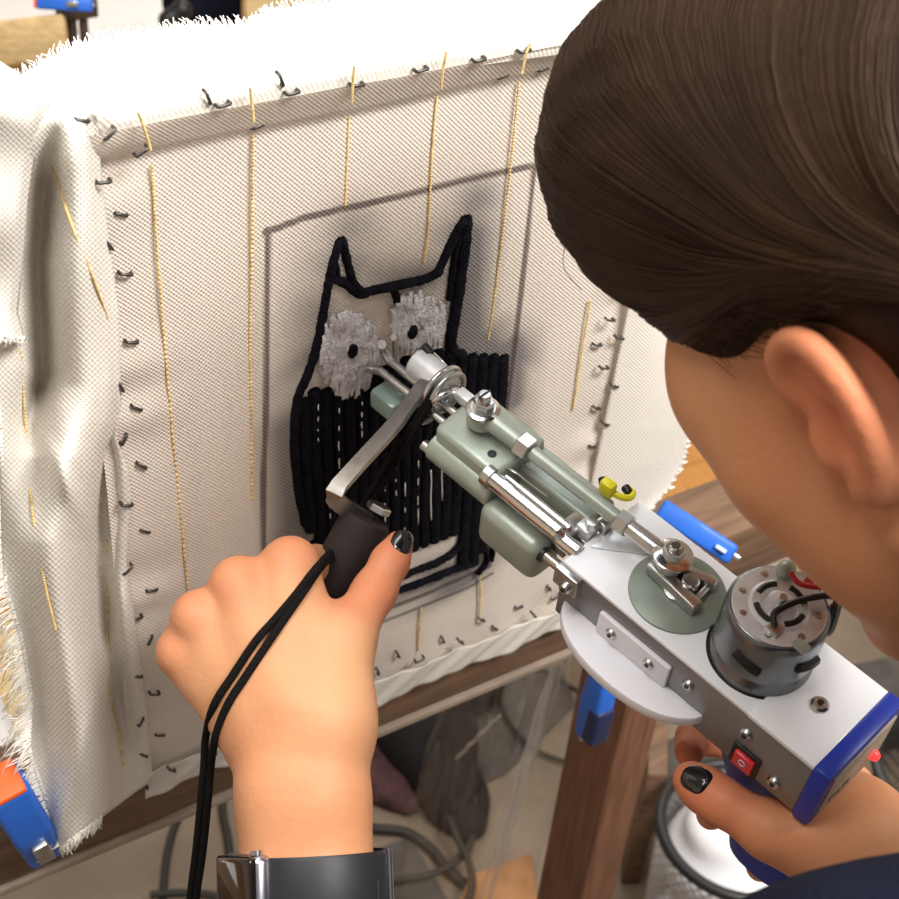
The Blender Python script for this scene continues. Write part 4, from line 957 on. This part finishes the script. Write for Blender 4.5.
# nail polish
def nail(px, py, axis2, nrm, hl, hw, th=0.0012, lift=0.0):
    p, n_ = hit(px, py)
    if p is None: return
    ax = axis2; ax = (ax - n_ * ax.dot(n_)).normalized(); sd = ax.cross(n_).normalized(); v = []; f = []; NR, NA = 8, 36
    for j in range(NR + 1):
        q = j / NR
        for i in range(NA):
            t = 2 * PI * i / NA; c_, s_ = math.cos(t), math.sin(t); k_ = (abs(c_) ** 2.6 + abs(s_) ** 2.6) ** (-1 / 2.6)
            a, b = c_ * k_ * q, s_ * k_ * q
            v.append(p + ax * (b * hl) + sd * (a * hw) + n_ * (th + lift - 0.42 * hw * a * a - 0.10 * hl * b * b - (0.0012 if j == NR else 0)))
    for j in range(NR):
        for i in range(NA):
            l = (i + 1) % NA; f.append((j * NA + i, j * NA + l, (j + 1) * NA + l, (j + 1) * NA + i))
    mesh_obj('fingernail', v, f, M['nail'], person, smooth=180, label='black polished fingernail')
nail(404, 542, at(397, 546, .728) - at(374, 592, .716), None, .0072, .0058)
nail(695, 777, at(690, 779, .69) - at(724, 803, .68), None, .0074, .0068)
# hair: cap plus combed strands
hair = [el((0, -.016, .048), (.086, .106, .099), None, .02), el((.006, .042, .108), (.075, .074, .070), None, .03), rc((.03, -.09, -.02), (-.03, -.09, -.02), .045, .045, .04), el((0, -.125, -.015), (.034, .034, .034), None, .02),
        el((0, .124, -.020), (.16, .094, .106), None, .012, '-'), el((.092, .020, -.010), (.040, .062, .056), None, .008, '-'), el((.086, .058, .014), (.032, .030, .028), None, .012, '-'), el((-.086, .058, .014), (.032, .030, .028), None, .012, '-'), el((-.092, .020, -.010), (.040, .062, .056), None, .008, '-'), el((.0, .0, -.125), (.12, .11, .065), None, .02, '-')]
av, af = sdf_mesh(hair, .003); av = np.array([tuple(HM @ Vector(v)) for v in av])
hobj = mesh_obj('hair', av, af, M['hair'], person, smooth=180, label='dark brown combed-back hair')
HBV = BVHTree.FromPolygons([HM.inverted() @ Vector(v) for v in av], [tuple(int(i) for i in f) for f in af])
rh = random.Random(21); mb = MB()
def on_hair(d, off):
    o_ = Vector((0, -.015, .035)); r = HBV.ray_cast(o_ + d * 0.4, -d)
    if r[0] is None: return None
    return r[0] + d * off
def strand_path(s, m_, e, n, off):
    pts = []
    for i in range(n + 1):
        t = i / n; d = (s * (1 - t) ** 2 + m_ * 2 * t * (1 - t) + e * t * t).normalized(); p = on_hair(d, off * (1 - .3 * t))
        if p is None: return None
        pts.append(p)
    return pts
KEYS = [(-.18, [(.030, .112, .050), (.062, .096, .050), (.082, .070, .050), (.092, .035, .049), (.092, .000, .049), (.078, -.060, .022)]),
        (0.0, [(.010, .115, .066), (.055, .102, .064), (.085, .072, .058), (.098, .032, .054), (.096, -.012, .050), (.076, -.068, .018)]),
        (.33, [(.004, .105, .130), (.060, .088, .108), (.092, .052, .080), (.101, .012, .062), (.094, -.033, .047), (.070, -.085, .008)]),
        (.66, [(.000, .030, .160), (.070, .022, .122), (.105, -.008, .082), (.101, -.038, .052), (.086, -.072, .020), (.056, -.104, -.022)]),
        (1.0, [(.000, -.080, .130), (.070, -.076, .100), (.100, -.080, .060), (.090, -.090, .020), (.070, -.100, -.020), (.042, -.115, -.042)])]
kq = [k_[0] for k_ in KEYS]
for i in range(6500):
    sd_ = 1 if rh.random() < .8 else -1
    q = -.18 + 1.18 * rh.random(); b = rh.random()
    jt = (rh.gauss(0, .0015), rh.gauss(0, .0015), rh.gauss(0, .0015)); wav = .0022 * math.sin(q * 47)
    ctl = [Vector((sd_ * (float(np.interp(q, kq, [k_[1][n_][0] for k_ in KEYS])) + jt[0]), float(np.interp(q, kq, [k_[1][n_][1] for k_ in KEYS])) + jt[1], float(np.interp(q, kq, [k_[1][n_][2] for k_ in KEYS])) + jt[2])) for n_ in range(6)]
    pts = []
    for d in smooth_path(ctl, 20):
        p = on_hair((d - Vector((0, -.015, .035))).normalized(), .0003 + .0014 * b + max(0, wav) * .6)
        if p is not None and (not pts or (p - pts[-1]).length < .045): pts.append(p)
    if len(pts) > 7: mb.tube([HM @ p for p in pts], rh.uniform(.0002, .00045), 4, taper=lambda t: .45 + .8 * math.sin(PI * min(1, t * 1.05)))
# short hairs softening the hairline at the temple and round the ear
for i in range(420):
    t = rh.random(); d = Vector((.085, .075 - .085 * t + rh.gauss(0, .003), .058 - .010 * t + rh.gauss(0, .004)))
    p0 = on_hair((d - Vector((0, -.015, .035))).normalized(), .0004)
    if p0 is None: continue
    p1 = p0 + Vector((.002, -.010, -.008)); p2 = p0 + Vector((.002 + rh.gauss(0, .001), -.024 + rh.gauss(0, .004), -.012 + rh.gauss(0, .004)))
    mb.tube([HM @ p for p in smooth_path([p0, p1, p2], 5)], .0003, 4, taper=lambda t: 1 - .7 * t)
# fly-away hairs along the front edge
for i in range(14):
    z0 = rh.uniform(.06, .15); d = Vector((rh.uniform(0, .05), .12, z0)).normalized(); p0 = on_hair(d, .0)
    if p0 is None: continue
    pts = smooth_path([p0, p0 + Vector((.004, .006 + .006 * rh.random(), -.012)), p0 + Vector((.010, .003 * rh.random(), -.020)), p0 + Vector((.018, -.010, -.028))], 10)
    mb.tube([HM @ p for p in pts], .00018, 3)
so = mb.build('hair_strands', M['strand'], hobj, smooth=180); so['kind'] = 'stuff'

# ------------------------------------------------------------------ watch on the left wrist
wa = (at(306, 820, .667) - at(312, 900, .660)).normalized(); wc = at(314, 890, .664); wa = (wa + RT * .05).normalized()
watch = empty('smartwatch', wc, 'black smartwatch with dark strap on the left wrist', 'watch')
ux = (RT - wa * RT.dot(wa)).normalized(); uz = wa.cross(ux)
def band_pt(t, h, r): return wc + wa * h + ux * (math.cos(t) * (.0318 + r)) + uz * (math.sin(t) * (.0300 + r))
v = []; f = []; n = 64
for i in range(n):
    t = 2 * PI * i / n
    for h, r in ((-.0165, 0), (-.0165, .0016), (-.015, .0022), (.0145, .0022), (.016, .0016), (.016, 0)): v.append(band_pt(t, h, r))
for i in range(n):
    j = (i + 1) % n
    for k in range(6): f.append((i * 6 + k, i * 6 + (k + 1) % 6, j * 6 + (k + 1) % 6, j * 6 + k))
mesh_obj('strap', v, f, M['strap'], watch, smooth=40)
cn = (ux * -.80 - FW * .60); cn = (cn - wa * cn.dot(wa)).normalized(); ct = wa.cross(cn)
cc = wc + ux * -.0245 + (-FW) * .015 + wa * .002 + cn * .005
CMX = Matrix((ct, wa, cn)).transposed().to_4x4(); CMX.translation = cc
MB().box((-.0165, -.019, -.006), (.0165, .019, .0035), .004, 4, M=CMX).build('case', M['case'], watch)
MB().box((-.0158, -.0183, .002), (.0158, .0183, .0058), .0028, 3, M=CMX).build('screen', M['screen'], watch, label='dark glass screen')
MB().cyl(CMX @ Vector((.012, .0185, 0)), CMX @ Vector((.012, .0205, 0)), .0025, 12).build('crown', M['case'], watch)
kp = [band_pt(-.18, -.017 + .034 * i / 6, .0030) for i in range(7)]; MB().tube(kp, .0012, 8).build('clasp', M['case'], watch)
kp = [band_pt(-.55, -.004 + .008 * i / 4, .0022) for i in range(5)]; MB().tube(kp, .0006, 6).build('strap_hole', M['dark'], watch)

# ------------------------------------------------------------------ yarn strands over the hand
def strand(pix, r, label, dep):
    pts = []
    for i, (x, y) in enumerate(pix):
        p, nn = hit(x, y)
        dd = lerpt(dep, y)
        if p is not None and y > 565 and y < 745: p = p - (p - CAM).normalized() * (r * 1.1)
        else: p = at(x, y, dd)
        pts.append(p)
    o_ = MB().tube(smooth_path(pts, 110), r, 8).build('yarn_strand', M['yarnline'], smooth=180); tag(o_, label, 'yarn'); return o_
DEP = [(390, .742), (450, .756), (500, .790), (545, .780), (566, .718), (740, .690), (800, .70), (900, .72), (960, .73)]
strand([(436, 392), (420, 412), (404, 436), (378, 480), (345, 535), (318, 566), (298, 592), (277, 617), (256, 641), (233, 675), (214, 705), (206, 735), (204, 765), (201, 800), (196, 850), (190, 900), (188, 950)], .0019, 'upper of two black yarn strands crossing the back of the hand', DEP)
strand([(434, 398), (424, 414), (410, 438), (384, 482), (347, 538), (321, 567), (302, 594), (283, 621), (266, 646), (246, 676), (228, 704), (216, 735), (211, 765), (208, 800), (203, 850), (196, 900), (193, 950)], .0019, 'lower of two black yarn strands crossing the back of the hand', [(a, b - .001) for a, b in DEP])

# ------------------------------------------------------------------ clutter under and behind the frame
def path_fl(pix, z): return [fl(x, y, FLOOR + z) for x, y in pix]
def cable(pix, r, label, z=0.0):
    o_ = MB().tube(smooth_path(path_fl(pix, r + .0042 + z), 50), r, 8).build('cable', M['cable'], smooth=180); tag(o_, label, 'cable', 'black cables under the frame')
cable([(330, 724), (420, 690), (470, 670), (500, 666), (540, 670), (565, 684), (600, 700)], .003, 'black cable arching just below the cloth edge')
cable([(494, 664), (498, 690), (506, 715), (522, 738), (548, 756), (600, 770)], .003, 'black cable curving down behind the clear film', .01)
cable([(330, 815), (370, 828), (404, 832), (430, 848), (450, 872), (476, 895), (500, 930)], .0062, 'thick fuzzy black cable right of the watch')
cable([(352, 884), (400, 880), (432, 874), (455, 862), (470, 846), (480, 800)], .0042, 'black cable crossing the thick one', .014)
cable([(444, 800), (456, 836), (468, 860), (472, 885), (462, 920)], .0042, 'looped black cable near the upright post', .026)
cable([(204, 790), (180, 815), (168, 850), (163, 895), (160, 940)], .0045, 'black cable left of the wrist under the beam')
cable([(150, 895), (180, 893), (215, 896), (260, 910)], .0045, 'short black cable lying crosswise at the bottom edge', .014)
cable([(222, 790), (223, 815), (228, 840), (232, 880)], .005, 'thin black cable rising beside the watch', .0)
# dark bag lying in the shade
def blob(name, prims, h, m, label, cat):
    v_, f_ = sdf_mesh(prims, h, cut=lambda X, Y, Z: (FLOOR + .0045) - Z); o_ = mesh_obj(name, v_, f_, m, smooth=180); tag(o_, label, cat); return o_
def F3(px, py, z): return np.array(fl(px, py, FLOOR + z))
blob('soft_bag', [rc(F3(400, 715, .03), F3(470, 680, .03), .05, .045, .03), rc(F3(420, 745, .02), F3(455, 800, .02), .035, .04, .03), el(F3(430, 735, .04), (.06, .06, .05), None, .03), rc(F3(455, 790, .02), F3(470, 825, .02), .03, .02, .02)], .006, M['blackcloth'], 'crumpled black cloth bag on the floor beneath the beam', 'bag')
blob('cloth_heap', [rc(F3(366, 762, .012), F3(396, 786, .012), .028, .020, .02), rc(F3(376, 790, .01), F3(408, 806, .01), .02, .014, .02)], .005, M['redheap'], 'small heap of dark reddish fabric next to the black bag', 'fabric')
o = MB().prism([fl(320, 870, FLOOR + .0045), fl(410, 838, FLOOR + .0045), fl(450, 905, FLOOR + .0045), fl(390, 990, FLOOR + .0045)], (0, 0, .003)).build('grey_paper', M['greycloth'], smooth=0); tag(o, 'flat dark grey paper sheet under the watch side cables', 'paper')
o = MB().prism([fl(440, 700, FLOOR + .005), fl(560, 668, FLOOR + .005), fl(575, 705, FLOOR + .005), fl(505, 775, FLOOR + .005), fl(470, 790, FLOOR + .005)], (0, 0, .003)).build('grey_paper', M['greycloth'], smooth=0); tag(o, 'grey paper sheet behind the clear plastic film', 'paper')
o = MB().prism([fl(440, 940, FLOOR + .0045), fl(470, 884, FLOOR + .0045), fl(530, 862, FLOOR + .0045), fl(540, 940, FLOOR + .0045)], (0, 0, .02), .003).build('wood_offcut', M['brownbit']); tag(o, 'orange-brown wood offcut left of the upright post', 'board')
# clear plastic film hanging from the beam
ra = np.random.default_rng(5); ph = ra.uniform(0, 6, 12)
def film_fn(u, v):
    px = lerpt([(0, 440), (1, 566)], u) * (1 - v) + lerpt([(0, 390), (1, 505)], u) * v; py = 655 + 265 * v - 40 * (u - .5) * (1 - v)
    p = cl(px, py, 0.10 + .05 * v)
    d = 0.010 * math.sin(9 * u + 3 * v + ph[0]) + .006 * math.sin(21 * u - 7 * v + ph[1]) + .004 * math.sin(5 * u + 17 * v + ph[2]) + .003 * math.sin(43 * u + 9 * v + ph[3])
    p.y += d; p.x += .5 * d
    if u > .86: p.y -= (u - .86) * .25
    return p
o = MB().grid(film_fn, 60, 60).build('plastic_film', M['film'], smooth=180); tag(o, 'crumpled clear plastic film hanging beside the upright post', 'plastic film')
for (xa, ya), (xb, yb), rr_ in (((560, 648), (488, 905), .0030), ((553, 660), (478, 905), .0016), ((566, 655), (531, 770), .0022), ((500, 715), (455, 760), .0014)):
    pa, pb = cl(xa, ya, .085), cl(xb, yb, .13)
    MB().tube([pa.lerp(pb, i / 20) + Vector((.0012 * math.sin(i * 1.3), 0, 0)) for i in range(21)], rr_, 6, taper=lambda t: .6 + .8 * math.sin(PI * t)).build('film_streak', M['streak'], o, smooth=180)  # highlight streaks on the creased film, drawn as pale tubes
# silver mesh basket with black rim and white paper
bc = fl(706, 940, FLOOR + .004); BH = .20; b_r = .085
bk = empty('mesh_basket', bc, 'silver wire-mesh basket with a black rim under the right hand', 'basket')
def bpt(t, h): r = b_r * (.86 + .14 * h); return bc + Vector((r * math.cos(t), r * math.sin(t), h * BH))
mb = MB(); nn = 44
for sg in (1, -1):
    for i in range(nn):
        mb.tube([bpt(2 * PI * (i / nn) + sg * j * .11, j / 16) for j in range(17)], .0011, 4)
wm = mb.build('mesh_wall', M['wire'], bk, smooth=180); wm['kind'] = 'stuff'
MB().ring(bc + Vector((0, 0, BH)), (0, 0, 1), b_r, .0065, 48, 10).build('rim', M['dark'], bk)
MB().lathe(bc, (0, 0, 1), [(0, b_r * .84), (.003, b_r * .86)], 40).build('base', M['wire'], bk)
blobv, blobf = sdf_mesh([el(np.array(bc + Vector((0, .0, .15))), (.074, .074, .055), None, .02), el(np.array(bc + Vector((-.015, .01, .20))), (.04, .04, .025), None, .02), rc(np.array(bc + Vector((0, 0, .012 + .05))), np.array(bc + Vector((0, 0, .1))), .05, .06, .02)], .005)
o = mesh_obj('crumpled_paper', blobv, blobf, M['paper'], smooth=180); tag(o, 'white crumpled paper filling the silver mesh basket', 'paper')
blob('grey_bag', [rc(F3(690, 800, .045), F3(692, 770, .045), .042, .04, .03), el(F3(688, 785, .04), (.046, .046, .046), None, .03)], .006, M['greycloth'], 'dark grey soft bag behind the silver basket', 'bag')
# black mesh basket at the right edge
kc = fl(930, 850, FLOOR + .004); k2 = empty('wire_basket', kc, 'round black wire basket at the right edge', 'basket')
MB().ring(kc + Vector((0, 0, .14)), (0, 0, 1), .10, .007, 48, 8).build('rim', M['dark'], k2)
mb = MB()
for sg in (1, -1):
    for i in range(40): mb.tube([kc + Vector((.097 * (.85 + .15 * j / 10) * math.cos(2 * PI * i / 40 + sg * j * .12), .097 * (.85 + .15 * j / 10) * math.sin(2 * PI * i / 40 + sg * j * .12), .014 * j)) for j in range(11)], .0011, 4)
wm = mb.build('mesh_wall', M['dark'], k2, smooth=180); wm['kind'] = 'stuff'
o = MB().prism([fl(842, 690, FLOOR + .005), fl(905, 675, FLOOR + .005), fl(960, 740, FLOOR + .005), fl(880, 752, FLOOR + .005)], (0, 0, .05), .004).build('grey_box', M['greycloth']); tag(o, 'low dark grey box behind the gun rear end', 'box')
# pale boards and red strap beyond the motor
o = MB().prism([fl(690, 590, FLOOR + .005), fl(780, 530, FLOOR + .005), fl(830, 552, FLOOR + .005), fl(738, 618, FLOOR + .005)], (0, 0, .03), .003).build('pale_board', M['palewood']); tag(o, 'pale wooden board on the floor beyond the motor', 'board')
o = MB().prism([fl(700, 588, FLOOR + .0365), fl(790, 548, FLOOR + .0365), fl(800, 555, FLOOR + .0365), fl(712, 596, FLOOR + .0365)], (0, 0, .012), .003).build('red_strap', M['redcloth']); tag(o, 'faded red strap lying on the pale board', 'strap')
o = MB().prism([fl(648, 722, FLOOR + .2), fl(668, 722, FLOOR + .2), fl(668, 775, FLOOR + .2), fl(648, 775, FLOOR + .2)], (0, 0, -.194), .002).build('wood_block', M['wood']); tag(o, 'dark standing wood block right of the upright post', 'block')
# left: pale shelf board with white cloth behind the side flap
o = MB().box((-.40, .075, -.075), (-.02, .20, -.045), .003).build('pale_shelf', M['palewood']); tag(o, 'pale yellow wooden ledge left of the hanging cloth', 'ledge')
o = MB().grid(lambda u, v: Vector((-.38 + .33 * u, .08 + .11 * v, -.040 + .004 * math.sin(u * 17) * math.sin(v * 9) + .002)), 40, 14).build('white_napkin', M['chair'], smooth=180); tag(o, 'white cloth lying on the pale ledge at the left edge', 'cloth')
sm_ = o.modifiers.new('thickness', 'SOLIDIFY'); sm_.thickness = .003
# things behind the top edge
zt = FLOOR + .95
o = MB().prism([at(-60, 34, 1.5), at(0, 20, 1.5), at(64, 13, 1.5), at(70, 22, 1.62), at(-60, 40, 1.66)], (0, 0, -.05), .004).build('timber_block', M['palewood']); tag(o, 'pale timber beam end at the top left corner', 'beam')
p_a, p_b = at(24, 4, 1.5), at(90, 8, 1.5)
zx = -(p_b - p_a).normalized(); yx = (CAM - p_a); yx = -(yx - zx * yx.dot(zx)).normalized(); xx_ = yx.cross(zx)
cl4 = clamp(at(38, 2, 1.5), Matrix((xx_, yx, zx)).transposed().to_4x4(), 'far blue clamp with orange pad on the pale timber', True, .09, .62)
br_ = at(78, 26, 1.56); dn_ = Vector((0, 0, -1))
sr = empty('side_rack', br_ + dn_ * .3, 'dark brown slender rack legs behind the cloth top', 'rack')
for dx in (-.006, .006): MB().box(br_ + Vector((dx - .004, -.004, -.6)), br_ + Vector((dx + .004, .004, .012)), .001).build('leg', M['brownleg'], sr)
MB().box(br_ + Vector((-.02, -.01, .01)), br_ + Vector((.02, .01, .03)), .002).build('cross_piece', M['brownleg'], sr)
sc1 = at(135, 26, 2.3)
o = MB().lathe(sc1 + Vector((0, .05, -.035)), (0, 0, 1), [(0, .15), (.012, .19), (.03, .20), (.045, .19), (.05, .15)], 40).build('seat', M['chair']); o2 = o
ch = empty('white_stool', Vector((sc1.x, sc1.y + .05, FLOOR)), 'round white stool behind the cloth top', 'stool')
def adopt(o_, par):
    o_.parent = par; o_.matrix_parent_inverse = WM[par.name].inverted()
adopt(o, ch)
for a in range(4):
    q = Vector((sc1.x + .13 * math.cos(a * PI / 2 + .6), sc1.y + .05 + .13 * math.sin(a * PI / 2 + .6), 0)); MB().cyl((q.x, q.y, FLOOR + .0065), (q.x, q.y, sc1.z - .03), .012, 12).build('leg', M['brownleg'], ch)
o = MB().box((.30, 1.5, FLOOR), (1.9, 2.9, FLOOR + .006)).build('pale_rug', M['wall'], smooth=0); tag(o, 'pale cream rug on the floor far behind the frame', 'rug')
nv_ = at(206, -6, 2.0)
v_, f_ = sdf_mesh([el(np.array(nv_), (.055, .05, .045), None, .02), rc(np.array(nv_ + Vector((0, 0, -.02))), np.array(nv_ + Vector((0, .02, -.25))), .05, .06, .03)], .006)
o = mesh_obj('draped_jacket', v_, f_, M['navy'], smooth=180); tag(o, 'dark navy jacket draped behind the cloth top edge', 'jacket')
nb = at(168, 20, 1.90); v_, f_ = sdf_mesh([rc(np.array(nb), np.array(at(182, 10, 1.90)), .010, .014, .01), rc(np.array(nb), np.array(nb + Vector((0, 0, -.2))), .010, .012, .01)], .003)
o = mesh_obj('chair_arm', v_, f_, M['dark'], smooth=180); tag(o, 'black rounded chair arm beside the navy jacket', 'chair arm')
o = MB().box(at(246, 18, 1.9) + Vector((0, 0, -.6)), at(318, 0, 1.9) + Vector((0, .05, .05)), .003).build('yellow_post', M['palewood']); tag(o, 'yellowish wooden panel edge behind the cloth top', 'panel')
